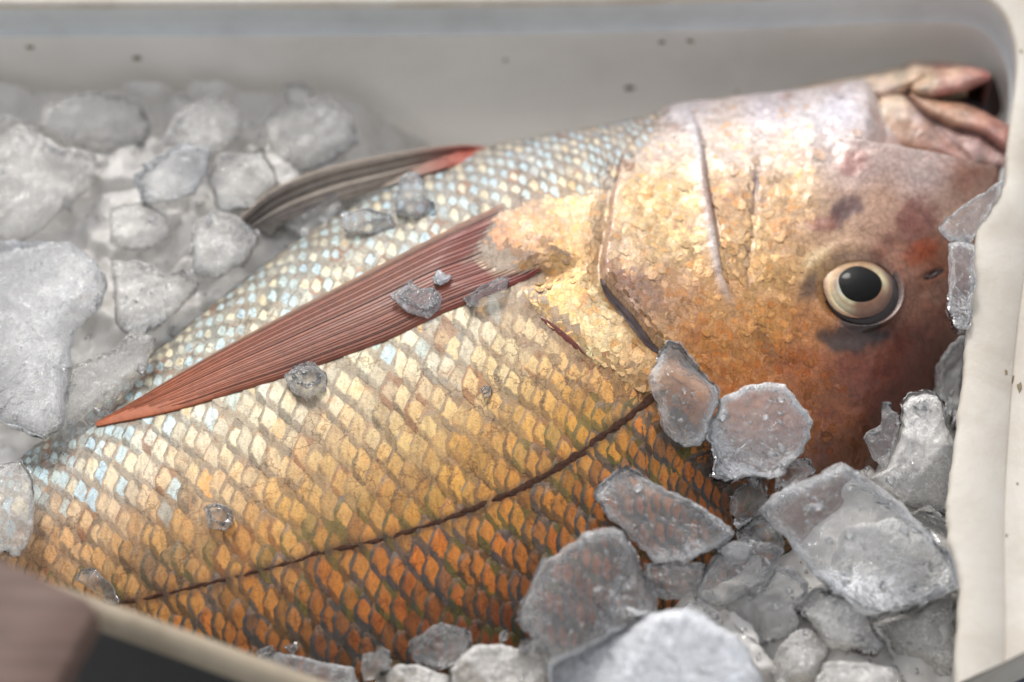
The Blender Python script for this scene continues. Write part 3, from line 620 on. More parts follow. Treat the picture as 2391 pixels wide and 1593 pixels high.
for i in range(len(sc)):
    u0, v0, sz = sc[i]; ui = int(min(u0, NU-2)); vi = int(min(v0, NV-2))
    Lv = np.linalg.norm(TOP[ui, vi+1]-TOP[ui, vi])+1e-9; Lu = duds[ui]
    len_u = sz/ASP*3.9/Lu; wid_v = sz*.60/Lv*random.uniform(.94, 1.06)
    skew = 0.0
    uu = u0 + (ga-.62)*len_u + gb*len_u*skew; vv = v0 + gb*halfw*wid_v
    P = sample(TOP, uu, vv); Nm = sample(TN, uu, vv)
    lift = (.00010 + .00050*ga**1.6 + .00024*(1-gb**2)*ga)*(sz*PXM/100)*random.uniform(.8, 1.25)
    P = P + Nm*(lift*(.25+.75*float(smooth(-4, -60, np.array([sgk[i]]))[0])))[:, None]
    c = pig[i]; bzz = float(smooth(.35, .9, np.array([below[i]]))[0])
    jit = random.gauss(0, .07); warm = random.gauss(0, 1)
    patch = c*(1.20+jit); cr_ = .30*float(smooth(120, 420, np.array([lly[i]-PP[i][1]]))[0]); patch = patch*(1-cr_)+lin((242, 234, 214))*cr_
    gd_ = .35*(1-float(smooth(60, 380, np.array([abs(lly[i]-60-PP[i][1])]))[0])); patch = patch*(1-gd_)+lin((228, 150, 58))*(.9+jit)*gd_
    silver = 1.2*smooth(.50, .30, np.array([v0/NV]))[0] + (1-smooth(100, 700, PP[i:i+1, 0])[0])*.7*float(smooth(120, 300, np.array([lly[i]-PP[i][1]]))[0])  # silvery cyan belly sheen is put into the patch colour
    r_ = random.random()
    if r_ < .45*silver: patch = c*.25+lin((206, 232, 238))*(.72+.6*jit)
    elif r_ < .8*silver: patch = c*.3+lin((242, 230, 196))*(.7+.6*jit)
    elif r_ > .94: patch = patch*np.array([1.0, .80, .58])
    patch = patch*(1+np.array([.03, 0, -.05])*warm)*(1-bzz*np.array([0, .07, .12]))
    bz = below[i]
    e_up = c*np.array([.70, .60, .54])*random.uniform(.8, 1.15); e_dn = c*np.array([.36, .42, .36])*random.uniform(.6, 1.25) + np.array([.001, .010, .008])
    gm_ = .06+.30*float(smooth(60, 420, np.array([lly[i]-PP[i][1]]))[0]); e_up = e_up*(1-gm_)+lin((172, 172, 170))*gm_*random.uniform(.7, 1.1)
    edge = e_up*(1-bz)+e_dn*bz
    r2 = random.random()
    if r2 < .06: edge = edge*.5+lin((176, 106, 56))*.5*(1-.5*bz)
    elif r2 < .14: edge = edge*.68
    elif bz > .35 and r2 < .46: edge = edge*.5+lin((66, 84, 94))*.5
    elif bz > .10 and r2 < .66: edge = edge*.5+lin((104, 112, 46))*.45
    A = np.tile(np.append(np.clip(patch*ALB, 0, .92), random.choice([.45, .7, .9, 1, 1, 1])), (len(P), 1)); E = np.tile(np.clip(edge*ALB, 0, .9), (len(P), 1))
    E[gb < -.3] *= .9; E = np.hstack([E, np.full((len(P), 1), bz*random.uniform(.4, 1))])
    uvs = np.stack([ga+random.gauss(0, .022), gb*random.uniform(.82, 1.3)+random.gauss(0, .07)], 1)
    if abs(PP[i][1]-lly[i]) < 120:
        pq = proj(P); dl, _, _ = polyline(pq[:, 0], pq[:, 1], LL); m_ = (.80*np.exp(-(dl/13.)**2))[:, None]; dk_ = np.array([.050, .022, .014])
        A[:, :3] = A[:, :3]*(1-m_)+dk_*m_; E[:, :3] = E[:, :3]*(1-m_)+dk_*m_
    sm_ = .7*math.exp(-((PP[i][0]-385)/75)**2-((PP[i][1]-1318)/48)**2)*random.uniform(.6, 1.2)
    if sm_ > .03: A[:, :3] = A[:, :3]*(1-sm_)+np.array([.09, .065, .055])*sm_; E[:, :3] = E[:, :3]*(1-sm_)+np.array([.05, .036, .03])*sm_
    items.append((P, A, E, uvs, sz, PP[i]))
vis = [(it[4] if (0 < it[5][0] < W and 0 < it[5][1] < H) else 0) for it in items]
# keep the largest, unobstructed ones as single parts
order = np.argsort(-np.array(vis)*(1+.15*np.array([math.exp(-((it[5][0]-950)/500)**2-((it[5][1]-1100)/300)**2) for it in items])))
single = set(order[:295].tolist())
rest = [[], [], [], [], []]; cnt = 0
for i, it in enumerate(items):
    if i in single: fobj('scale', it[0], SF, MAT['scale'], attrs={'Col': it[1], 'Edge': it[2]}, uv=it[3])
    else:
        for q in range(4): rest[q].append(it[q])
        rest[4].append(SF+cnt); cnt += len(it[0])
o = fobj('small_scales', np.vstack(rest[0]), np.vstack(rest[4]), MAT['scale'], attrs={'Col': np.vstack(rest[1]), 'Edge': np.vstack(rest[2])}, uv=np.vstack(rest[3])); o['kind'] = 'stuff'

# fine flakes on cheek, gill cover, shoulder, throat and nape
FA, FBn = 4, 5
fa, fb = np.meshgrid(np.linspace(0, 1, FA), np.linspace(-1, 1, FBn), indexing='ij'); fa = fa.ravel(); fb = fb.ravel()
fhw = np.maximum(np.sqrt(np.clip(1-(2*np.abs(fa-.5))**2.4, 0, 1)), .25); FFl = gridF(FA, FBn)
def inside(px, py, poly):
    poly = np.asarray(poly); c = np.zeros(len(px), bool); j_ = len(poly)-1
    for i in range(len(poly)):
        xi, yi = poly[i]; xj, yj = poly[j_]
        c ^= ((yi > py) != (yj > py)) & (px < (xj-xi)*(py-yi)/(yj-yi+1e-12)+xi); j_ = i
    return c
HEADZ = k2((1520, 262), (1640, 240), (1990, 212), (2000, 290), (1985, 330), (1900, 400), (1880, 480), (1840, 560), (1850, 640), (1880, 740), (1890, 830), (1950, 900), (2010, 960), (2000, 1090), (1850, 1240), (1650, 1400), (1520, 1300), (1500, 912), (1335, 808), (1215, 700), (1240, 640), (1180, 632), (1108, 600), (1084, 545), (1112, 490), (1190, 452), (1280, 430), (1400, 380))
px_, py_ = [], []
yy = 190.; row = 0
while yy < 1420:
    xx = 1085. + (row % 2)*10
    while xx < 2060: px_.append(xx+random.uniform(-6, 6)); py_.append(yy+random.uniform(-6, 6)); xx += 18
    yy += 12; row += 1
px_ = np.array(px_); py_ = np.array(py_); msk = inside(px_, py_, HEADZ); px_, py_ = px_[msk], py_[msk]
_, sg2, _ = polyline(px_, py_, GILL); dpre, spre, _ = polyline(px_, py_, PREO)
msk = ~((np.abs(sg2) < 11) | ((spre > -26) & (spre < 9) & (dpre < 30))); msk &= (np.hypot((px_-1998)/140, (py_-690)/125) > 1) & (rng.random(len(px_)) > smooth(1760, 2000, px_)*.9)
px_, py_ = px_[msk], py_[msk]
Pf, Nf = on_fish(px_, py_); ok = ~np.isnan(Pf[:, 0]); px_, py_, Pf, Nf = px_[ok], py_[ok], Pf[ok], Nf[ok]
pg = skin_color(px_, py_); Vv, Ca, Ea, Uv, Fv = [], [], [], [], []
for i in range(len(px_)):
    n = Nf[i]; tdir = np.array([-math.cos(.3), -math.sin(.3), 0.]) if py_[i] > 420 else np.array([-1., -.15, 0]); tdir = tdir+np.array([0, random.gauss(0, .18), 0])
    tdir -= n*(tdir@n); tdir /= np.linalg.norm(tdir); b_ = np.cross(n, tdir)
    s_ = random.uniform(.85, 1.2)*np.interp(py_[i], [200, 330, 600], [.75, .9, 1.0]); lu = 24/PXM*s_*random.uniform(.8, 1.2); wvv = 15/PXM*s_*random.uniform(.8, 1.35)
    P = Pf[i] + np.outer((fa-.5)*lu, tdir)+np.outer(fb*fhw*wvv, b_)+np.outer(-.00003+.00005*fa*random.uniform(.4, 1.3)+.00002*(1-fb**2), n)
    if random.random() < (.22 if px_[i] > 1450 else .05): P = P-n*.0008
    jit = random.gauss(0, .12); c = pg[i]
    r_ = random.random(); patch = c*(1.10+jit)
    if r_ < .22: patch = c*np.array([1.08, .84, .60])
    elif r_ < .28: patch = c*np.array([.80, .84, .92])
    elif r_ < .37: patch = c*.78
    elif r_ < .45: patch = np.minimum(c*1.25+.04, .9)
    Vv.append(P); Ca.append(np.tile(np.clip(patch*ALB, 0, .9), (len(P), 1))); Ea.append(np.tile(np.clip(c*ALB*np.array([.88, .83, .80]), 0, .9), (len(P), 1))); Uv.append(np.stack([fa, fb], 1)); Fv.append(FFl+i*len(P))
o = fobj('head_scales', np.vstack(Vv), np.vstack(Fv), MAT['flake'], attrs={'Col': np.vstack(Ca), 'Edge': np.vstack(Ea)}, uv=np.vstack(Uv)); o['kind'] = 'stuff'

# ------------------------------------------------------------ ribbons and tubes lying on the fish
def tube_mesh(P, rad, seg=8, up=None, flat_=1.0):
    P = np.asarray(P); T = np.gradient(P, axis=0); T /= np.linalg.norm(T, axis=1)[:, None]+1e-12
    U_ = np.asarray(up) if up is not None else np.tile([0, 0, 1.], (len(P), 1)); U_ = U_-T*(np.sum(U_*T, 1))[:, None]; U_ /= np.linalg.norm(U_, axis=1)[:, None]+1e-12
    B_ = np.cross(T, U_); rad = np.broadcast_to(np.asarray(rad, float), (len(P),)); a = np.arange(seg)/seg*math.tau
    V = P[:, None, :]+rad[:, None, None]*(np.cos(a)[None, :, None]*B_[:, None, :]+flat_*np.sin(a)[None, :, None]*U_[:, None, :])
    return V.reshape(-1, 3), gridF(len(P), seg, wrap_v=True)
def merge(parts):
    V, F, c = [], [], 0
    for v, f in parts: V.append(v); F.append(f+c); c += len(v)
    return np.vstack(V), np.vstack(F)
# lateral line: a chain of overlapping dark tube scales
ll = resample(catmull(LL, 300), 74, False); parts = []
for i in range(len(ll)-1):
    a, b = ll[i], ll[i+1]; dd = (b-a); L_ = np.linalg.norm(dd); t_ = dd/L_; nn = np.array([t_[1], -t_[0]])
    w0 = np.interp(i, [0, 6, 40, 73], [9, 8.5, 6.5, 5])*random.uniform(.6, 1.2); c0 = a+nn*random.uniform(-2.5, 2.5)
    al = np.linspace(-.5, 1.45, 6)*L_; wd = w0*np.array([.35, .85, 1.0, .95, .75, .3])*np.array([random.uniform(.8, 1.2) for _ in range(6)])
    q = np.array([c0+t_*al[k]+nn*wd[k]*s_*1.0+t_*(-abs(s_)*3) for k in range(6) for s_ in (-1, -.4, .4, 1)])
    hh = np.tile([.0001, .00030, .00030, .0001], 6)+np.repeat([.0, .00005, .0001, .00012, .0001, .0], 4)
    P, Nm = on_fish(q[:, 0], q[:, 1]); P = P+Nm*(hh+.00028)[:, None]
    if np.isnan(P).any() or random.random() < .10: continue
    parts.append((P, gridF(6, 4)))
fobj('lateral_line', *merge(parts), MAT['line'])
# dark membrane in the gill slit and the pale lip above it
def ribbon(line, w0, w1, off, name, mat, n=60, h=.0006):
    q = catmull(line, n); t_ = np.gradient(q, axis=0); t_ /= np.linalg.norm(t_, axis=1)[:, None]; nn = np.stack([t_[:, 1], -t_[:, 0]], 1)
    f = np.sin(np.linspace(0, math.pi, n))**.5; rows = []
    for s, hh in ((0, 0), (.25, 1), (.5, 1.2), (.75, .8), (1, 0)):
        qq = q+nn*((w0+(w1-w0)*s)*f)[:, None]; P, Nm = on_fish(qq[:, 0], qq[:, 1], off+h*hh)
        for _ in range(4): P[1:-1] = (P[:-2]+2*P[1:-1]+P[2:])/4
        rows.append(P)
    Gd = np.stack(rows, 0); return fobj(name, Gd.reshape(-1, 3), gridF(5, n), mat)
ribbon(k2((1384, 640), (1400, 672), (1434, 708), (1470, 752), (1502, 795), (1530, 815)), 4, -17, .0002, 'gill_membrane', MAT['membrane'])
ribbon(k2((1238, 728), (1262, 745), (1290, 768), (1318, 792), (1345, 815)), 8, -7, .0004, 'red_shoulder_edge', MAT['wound'], 30, .00015)

# ------------------------------------------------------------ fins
def fin(name, top, bot, nray, off, colA, colB, colT, arch, ray_r, root_=1.0):
    n = 70; tq = resample(catmull(top, 200), n, False); bq = resample(catmull(bot, 200), n, False); mb = 24
    Gd = np.zeros((n, mb, 3)); Ng = np.zeros((n, mb, 3)); C_ = np.zeros((n, mb, 3))
    for k in range(mb):
        f = k/(mb-1); q = tq*(1-f)+bq*f; P, Nm = on_fish(q[:, 0], q[:, 1])
        bad = np.isnan(P[:, 0])
        if bad.any():
            P[bad] = unproj(q[bad, 0], q[bad, 1], .085) if not (~bad).any() else unproj(q[bad, 0], q[bad, 1], np.interp(np.arange(n)[bad], np.arange(n)[~bad], P[~bad, 2]))
        Gd[:, k] = P; Ng[:, k] = Nm
    for it in range(3): Gd[1:-1] = (Gd[:-2]+2*Gd[1:-1]+Gd[2:])/4; Ng[1:-1] = (Ng[:-2]+2*Ng[1:-1]+Ng[2:])/4
    Ng /= np.linalg.norm(Ng, axis=2)[..., None]
    s = np.linspace(0, 1, n); b_ = np.linspace(0, 1, mb); hgt = off + arch*np.outer(np.sin(s*math.pi*.9+.15), np.sin(b_*math.pi)**.7)
    th_ = (.015+.115*np.sin(np.pi*b_)**.8)[None, :]*root_; hgt = hgt*smooth(0, .12, s[:, None]-th_)-.0012*(1-smooth(-.05, .02, s[:, None]-th_))*root_-.0002*(1-smooth(0, .05, s))[:, None]
    Gd = Gd+Ng*hgt[..., None]
    for i in range(n):
        f1 = smooth(0, .35, s[i:i+1])[0]; f2 = smooth(.5, 1, s[i:i+1])[0]; c = lin(colA)*(1-f1)+lin(colB)*f1; c = c*(1-f2)+lin(colT)*f2
        C_[i] = c
    cn_ = vnoise(pn(np.repeat(s, mb)*40, np.tile(b_, n)*9), 1.0, 9).reshape(n, mb); thr = .015+.115*np.sin(np.pi*b_)**.8
    m_ = (1-smooth(-.01, .05, s[:, None]-thr[None, :]+.04*cn_))[..., None]; pxy = proj(Gd.reshape(-1, 3)); sk_ = (skin_color(pxy[:, 0], pxy[:, 1])*(1+.35*vnoise(pn(pxy[:, 0], pxy[:, 1]), 1/7., 8))[:, None]).reshape(n, mb, 3)*.86; m_ = m_*root_; C_ = C_*(1-m_)+sk_*m_
    C_[:, :2] = C_[:, :2]*.5+lin((190, 165, 140))*.5
    under = Gd-Ng*.0005
    full = np.concatenate([Gd, under[:, ::-1]], 1)
    mem = fobj(name, full.reshape(-1, 3), gridF(n, 2*mb, wrap_v=True), MAT['fin'], attrs={'Col': np.concatenate([C_, C_[:, ::-1]], 1).reshape(-1, 3)*.80})
    for r_ in range(nray):
        f = float(np.clip(.03+.94*r_/(nray-1)+random.uniform(-.35, .35)/nray, .01, .99)); k = f*(mb-1); k0 = int(k); fr = k-k0; k1 = min(k0+1, mb-1)
        P = Gd[:, k0]*(1-fr)+Gd[:, k1]*fr; Nm = Ng[:, k0]
        e = int(n*np.clip(1-.30*abs(f-.15)**1.2*random.uniform(.7, 1.3), .5, 1)); b0_ = int(n*(.02+.115*math.sin(math.pi*f)**.8)); P = P[b0_:e]; Nn_ = Nm[b0_:e]; e -= b0_
        wob = random.uniform(.8, 1.2); rr = ray_r*wob*random.choice([.6, .9, 1.0, 1.35])*np.linspace(1, .32, e)
        V, F = tube_mesh(P+Nn_*.00005, rr, 6, Nn_, .8)
        cc = C_[b0_:b0_+e, min(k0, mb-1)]*random.choice([.45, .62, .75, .85, .95, 1.05, 1.2] if root_ else [.8, .9, 1.0, 1.1]); cc = np.repeat(cc, 6, 0)
        me = mesh_obj('fin_ray', V-np.array([0, 0, .05]), F, MAT['ray'], mem, attrs={'Col': cc*.80})
    return mem
fin('pectoral_fin', k2((1200, 446), (1110, 492), (1000, 548), (880, 610), (760, 672), (640, 735), (520, 800), (400, 870), (310, 925), (222, 975)),
    k2((1282, 592), (1215, 640), (1120, 682), (1020, 722), (900, 780), (780, 825), (660, 868), (540, 905), (400, 948), (224, 984)), 24, .0009, (140, 44, 36), (146, 80, 54), (192, 104, 60), .0012, .00030)
fin('pelvic_fin', k2((1135, 338), (1050, 338), (960, 348), (860, 366), (760, 388), (680, 415), (610, 452), (552, 505)),
    k2((1070, 372), (1020, 395), (960, 412), (880, 440), (800, 462), (730, 485), (670, 505), (590, 536)), 13, .0014, (190, 92, 72), (188, 172, 156), (142, 130, 120), .0014, .00032, 0.0)
# fleshy lobe at the root of the pectoral fin
def pad(outline, h, name, mat, col, n=40, rings=10, off=-.0003):
    q = resample(catmull(outline, 120, True), n); c = q.mean(0); rows = []; cols = []
    for i in range(rings):
        f = i/(rings-1.); qq = c+(q-c)*max(f, .02); P, Nm = on_fish(qq[:, 0], qq[:, 1]); P = P+Nm*(off+h*np.sqrt(max(1-f**2, 0)))[..., None] if np.ndim(h) else P+Nm*(off+h*math.sqrt(max(1-f**4, 0)))
        rows.append(P); cols.append(col(qq[:, 0], qq[:, 1]))
    Gd = np.stack(rows, 0); return fobj(name, Gd.reshape(-1, 3), outward(Gd.reshape(-1, 3), gridF(rings, n, wrap_v=True), (0, 0, 1)), mat, attrs={'Col': np.vstack(cols)})
# ------------------------------------------------------------ eye
Pe, Ne = on_fish([EYE[0]], [EYE[1]]); Pe = Pe[0]
ring_p, _ = on_fish([EYE[0]+135*math.cos(a) for a in np.linspace(0, 6.28, 16)], [EYE[1]+120*math.sin(a) for a in np.linspace(0, 6.28, 16)])
nE = np.linalg.svd(ring_p-ring_p.mean(0))[2][2]; nE = nE if nE[2] > 0 else -nE
nE = nE*.25+np.array([-.03, .0, 1.])*.75; nE /= np.linalg.norm(nE)
cE = ring_p.mean(0); eX = np.array([1., 0, 0]); eX -= nE*(eX@nE); eX /= np.linalg.norm(eX); eY = np.cross(nE, eX)
eye = bpy.data.objects.new('eye', None); COL.objects.link(eye); eye.parent = fish; eye.location = (0, 0, 0); eye.empty_display_size = .01
def disc(rad, prof_h, name, mat, colf=None, cx=0, cy=0, n=56, rings=26, ax=1.0, ay=1.0, lift=0.0, r0=0.0, wob=0.0, rot=0.0, parent=None):
    a = np.arange(n)/n*math.tau; rows, cols = [], []
    for i in range(rings):
        f = r0+(1-r0)*i/(rings-1.); rr = rad*(f if f > 0 else 1e-4)*(1+wob*np.sin(a*3+1)+wob*.6*np.sin(a*5))
        lx, ly = rr*np.cos(a)*ax, rr*np.sin(a)*ay; lx, ly = lx*math.cos(rot)-ly*math.sin(rot), lx*math.sin(rot)+ly*math.cos(rot)
        x_, y_ = cx+lx, cy+ly; h = prof_h(f)+lift
        rows.append(cE+np.outer(x_, eX)+np.outer(y_, eY)+np.outer(np.broadcast_to(h, (n,)), nE)); cols.append(colf(f, a) if colf else np.zeros((n, 3)))
    Gd = np.stack(rows, 0); return fobj(name, Gd.reshape(-1, 3), outward(Gd.reshape(-1, 3), gridF(rings, n, wrap_v=True), nE), mat, parent or eye, attrs={'Col': np.vstack(cols)} if colf else None)
def iris_col(f, a):
    c = np.tile(lin((236, 222, 176)), (len(a), 1)); wn = vnoise(np.stack([np.cos(a)*2.2, np.sin(a)*2.2, a*0+f*3], 1), 1.6, 5)
    m_ = smooth(-.2, .8, np.cos(a-R(115))+wn*.3)[:, None]*smooth(.5, .62, np.array([f]))[0]*(.8); c = c*(1-m_)+lin((196, 142, 84))*m_           # gold above
    m_ = smooth(.35, .9, np.cos(a-R(-55))+wn*.15)[:, None]*.85; c = c*(1-m_)+lin((140, 72, 48))*m_               # red brown below right
    m_ = smooth(.2, .9, np.cos(a-R(-28)))[:, None]*smooth(.8, .98, np.array([f]))[0]*.9; c = c*(1-m_)+lin((104, 82, 74))*m_
    m_ = smooth(.55, .95, np.cos(a-R(170)))[:, None]*.5*(1-smooth(.6, .8, np.array([f]))[0]); c = c*(1-m_)+lin((200, 222, 222))*m_
    m_ = smooth(.88, 1.0, np.array([f]))[0]*.8; c = c*(1-m_)+lin((96, 66, 48))*m_
    st_ = vnoise(np.stack([np.cos(a)*9, np.sin(a)*9, a*0+f*2.5], 1), 1.0, 12); c = c*(1+.16*st_[:, None]); m_ = np.clip(smooth(.74, 1.0, np.array([f]))[0]*.7+.12*st_, 0, 1)[:, None]; c = c*(1-m_)+lin((150, 104, 70))*m_
    m_ = math.exp(-((f-.66)/.05)**2)*.6; c = c*(1-m_)+lin((168, 112, 62))*m_
    return np.clip(c*.85, 0, 1)
ER = .0112
def ball_col(f, a):
    c = np.tile(lin((64, 46, 38)), (len(a), 1)); m_ = smooth(.2, .9, np.cos(a-R(10)))[:, None]*smooth(.8, .97, np.array([f]))[0]; c = c*(1-m_)+lin((70, 50, 44))*m_
    m_ = smooth(.2, .9, np.cos(a-R(120)))[:, None]; c = c*(1-m_)+lin((128, 92, 60))*m_; return c*.8
disc(.0124, lambda f: .0034*math.sqrt(max(1-(f*.95)**2, 0))-.0026, 'eyeball', MAT['iris'], ball_col, cx=.0010, cy=-.0010)
disc(ER, lambda f: .0018*math.sqrt(max(1-(f*.90)**2, 0))-.0006, 'iris', MAT['iris'], iris_col, cx=-.0006, cy=-.0004, ax=1.0, ay=.99, lift=.0002, wob=.012)
disc(.0073, lambda f: .0012*math.sqrt(max(1-f*f*.9, 0)), 'pupil', MAT['pupil'], None, cx=-.0001, cy=.0004, lift=.0006, wob=.016, ay=.97)
disc(.0126, lambda f: .0060*math.sqrt(max(1-f*f*.97, 0))-.0028, 'cornea', MAT['cornea'], None, cx=.0006, cy=-.0006)
# lid: a soft fold of skin round the eyeball
n_ = 72; a_ = np.arange(n_)/n_*math.tau; rows, cols = [], []
for i in range(15):
    f = i/14.; rr = .0120+.0050*f; h = .0010*math.sin(f*math.pi)**.8*(.15+.85*np.maximum(0, np.cos(a_-R(110)))) - .0012*(1-f)**2 - .0010*f**2 + .0004*np.sin(a_)*(1-f)
    ecc = 1+.07*np.cos(a_-R(-25)); x_ = rr*np.cos(a_)*ecc; y_ = rr*np.sin(a_)*ecc*.97
    rows.append(cE+np.outer(x_, eX)+np.outer(y_, eY)+np.outer(h, nE)); pl_ = proj(rows[-1]); lc_ = skin_color(EYE[0]+(pl_[:, 0]-EYE[0])*1.22, EYE[1]+(pl_[:, 1]-EYE[1])*1.22); dk_ = (.25+.75*smooth(0, .75, np.array([f]))[0]); cols.append(np.clip(lc_*ALB*dk_, 0, 1))
Gd = np.stack(rows, 0)
# settle the outer edge on the skin
for i in range(6, 15):
    for k in range(n_):
        h_, nn_, _, _ = bvh.find_nearest(Vector(Gd[i, k])); f = min(1., (i-5)/6.); Gd[i, k] = Gd[i, k]*(1-f)+(np.array(h_)-nE*.0001)*f
fobj('eyelid', Gd.reshape(-1, 3), gridF(15, n_, wrap_v=True)[:, ::-1], MAT['skin'], eye, attrs={'Col': np.vstack(cols)})
pad([(2152, 650), (2165, 640), (2188, 630), (2204, 628), (2196, 640), (2172, 652)], .0004, 'nostril', MAT['mouthdark'], lambda a, b: np.full((len(a), 3), .02), 24, 6, .0003)

# ------------------------------------------------------------ mouth
def pillow(outline, z, thick, name, mat, colf, n=64, rings=16, tilt=(0, 0), parent=None, p=2.2, down=.9):
    q = resample(catmull(outline, 200, True), n); c = q.mean(0); zc = z
    rows, cols = [], []
    for sgn in (1, -1):
        rr = list(np.sin(np.linspace(0.02, math.pi/2, rings))) if sgn == 1 else list(np.sin(np.linspace(0.02, math.pi/2, 6)))[::-1][1:]
        for f in rr:
            qq = c+(q-c)*f; zb = zc+tilt[0]*(qq[:, 0]-c[0])/PXM+tilt[1]*(qq[:, 1]-c[1])/PXM
            P = unproj(q[:, 0]*0+qq[:, 0], qq[:, 1], zb); P[:, 2] += sgn*(thick if sgn > 0 else thick*down)*(max(1-f**p, 0))**(.6 if p < 3 else .75)
            rows.append(P); cols.append(colf(proj(P)) if colf else P*0)
    Gd = np.stack(rows, 0); return fobj(name, Gd.reshape(-1, 3), gridF(len(rows), n, wrap_v=True)[:, ::-1], mat, parent, attrs={'Col': np.vstack(cols)} if colf else None)
def colmap(pts):
    A_ = np.array([(p[0], p[1]) for p in pts], float); L_ = lin(np.array([p[2:] for p in pts]))
    def f(P):
        num = 0; den = 0
        for i in range(len(A_)):
            w_ = 1/((P[:, 0]-A_[i, 0])**2+(P[:, 1]-A_[i, 1])**2+60)**1.5; num = num+w_[:, None]*L_[i]; den = den+w_
        return num/den[:, None]*ALB
    return f
def mc(*p): return [(1980+x*.20407, 100+y*.20407, *c) for x, y, c in p]
pink, cream_, rose, brn = (214, 178, 156), (232, 214, 186), (178, 104, 92), (140, 92, 70)
jc = colmap(mc((200, 420, cream_), (500, 330, cream_), (800, 240, (230, 204, 180)), (1100, 240, (204, 138, 118)), (900, 430, (230, 202, 166)), (1200, 330, (222, 180, 152)), (1450, 320, (206, 146, 130)), (1600, 380, (176, 84, 78)), (1300, 480, (196, 134, 120)), (1100, 560, (170, 96, 84)), (1450, 500, (160, 76, 68)), (760, 560, (220, 182, 148)), (1250, 640, (110, 50, 40)), (400, 520, (228, 208, 190))))
uc = colmap(mc((800, 650, (206, 160, 130)), (1000, 740, (190, 144, 110)), (1250, 800, (184, 136, 104)), (1500, 900, (180, 126, 104)), (1700, 1020, (168, 104, 92)), (1800, 1150, (160, 98, 88)), (1100, 900, (170, 122, 92)), (1400, 1010, (156, 108, 92))))
gc = colmap(mc((1000, 960, (186, 148, 138)), (1200, 1080, (172, 132, 126)), (1450, 1200, (160, 124, 122)), (1700, 1320, (150, 112, 108)), (1300, 1180, (150, 104, 92)), (1500, 1350, (130, 96, 86))))
xc = colmap(mc((450, 680, (228, 206, 178)), (560, 620, (226, 200, 170)), (330, 850, (226, 206, 176)), (420, 950, (186, 140, 106)), (650, 950, (168, 118, 76)), (620, 820, (214, 186, 164)), (800, 840, (200, 176, 170)), (800, 1020, (164, 112, 84)), (600, 1080, (168, 120, 92)), (900, 1120, (160, 108, 84)), (1000, 1000, (186, 150, 140)), (1150, 1200, (172, 124, 112)), (1250, 1270, (188, 150, 140)), (340, 1000, (176, 128, 100))))
def sdf_in(px, py, poly):
    q = np.array(list(poly)+[poly[0]]); dd, _, _ = polyline(px, py, q); return np.where(inside(px, py, poly), dd, -dd)
def sheet(name, regions, base_z, step=2.2, bottom=.080, mat='jaw'):
    """one skin over several folds: each region lifts the sheet to its own height with a rounded edge; closed below"""
    allp = np.vstack([r[0] for r in regions]); x0, y0 = allp.min(0)-3; x1, y1 = allp.max(0)+3
    nx, ny = int((x1-x0)/step), int((y1-y0)/step); gx_, gy_ = np.meshgrid(np.linspace(x0, x1, nx), np.linspace(y0, y1, ny), indexing='ij'); px, py = gx_.ravel(), gy_.ravel()
    hh = np.full(len(px), base_z); cc = np.zeros((len(px), 3)); union = np.full(len(px), -1e9); first = True
    for poly, z, lift_, rad, cf in regions:
        dd = sdf_in(px, py, [tuple(p) for p in resample(catmull(poly, 200, True), 120)]); k_ = np.clip(dd/rad, 0, 1); hz = z+lift_*np.sqrt(np.clip(1-(1-k_)**2, 0, 1))
        m_ = smooth(-2.5, 2.5, dd) if not first else np.ones(len(px)); hh = hh*(1-m_)+hz*m_; c_ = cf(np.stack([px, py], 1)); cc = cc*(1-m_[:, None])+c_*m_[:, None]; union = np.maximum(union, dd); first = False
        crease = (.55*np.exp(-((dd+4)/4.5)**2))*(union > 6)
        hh -= .0012*crease
    P0_ = pn(px, py); hh += .00022*fbm(P0_, 1/38., 31, 3)+.00008*fbm(P0_, 1/9., 33, 2)
    cc = cc*.82+lin((226, 200, 182))*.18*ALB
    cc = cc*(1+.22*fbm(P0_, 1/26., 41, 3)+.14*fbm(P0_, 1/7., 43, 2))[:, None]; rd = smooth(.15, .6, fbm(P0_, 1/45., 47, 3))[:, None]*.2; cc = cc*(1-rd)+cc*np.array([1.0, .70, .62])*rd
    T_ = unproj(px, py, hh); F = gridF(nx, ny)[:, ::-1]; ok = (union[F] > -.5).all(1); F = F[ok]
    B_ = T_.copy(); B_[:, 2] = np.minimum(bottom, T_[:, 2]-.004); nv = len(T_)
    ed = {}
    for f in F:
        for a, b in zip(f, np.roll(f, -1)): ed[(a, b)] = 1
    side_ = np.array([(b, a, a+nv, b+nv) for (a, b) in ed if (b, a) not in ed])
    V = np.vstack([T_, B_]); FF = np.vstack([F, F[:, ::-1]+nv, side_]); used = np.unique(FF); mp = np.zeros(2*nv, int); mp[used] = np.arange(len(used))
    return fobj(name, V[used], mp[FF], MAT[mat], attrs={'Col': np.clip(np.vstack([cc, cc])[used], 0, 1)})
JAWP = m1((-700, 560), (-350, 455), (-100, 410), (100, 375), (350, 322), (600, 258), (760, 196), (860, 205), (1000, 212), (1250, 232), (1500, 272), (1600, 318), (1655, 390), (1600, 450), (1480, 520), (1300, 600), (1120, 640), (960, 640), (760, 640), (600, 700), (420, 760), (250, 740), (0, 690), (-350, 690))
LIPP = m1((840, 400), (980, 330), (1100, 300), (1380, 275), (1560, 305), (1640, 370), (1600, 450), (1440, 520), (1250, 590), (1060, 632), (900, 630), (780, 600), (720, 545), (740, 460))
sheet('lower_jaw', [(JAWP, .093, .019, 66, jc), (LIPP, .107, .0065, 26, jc)], .093)
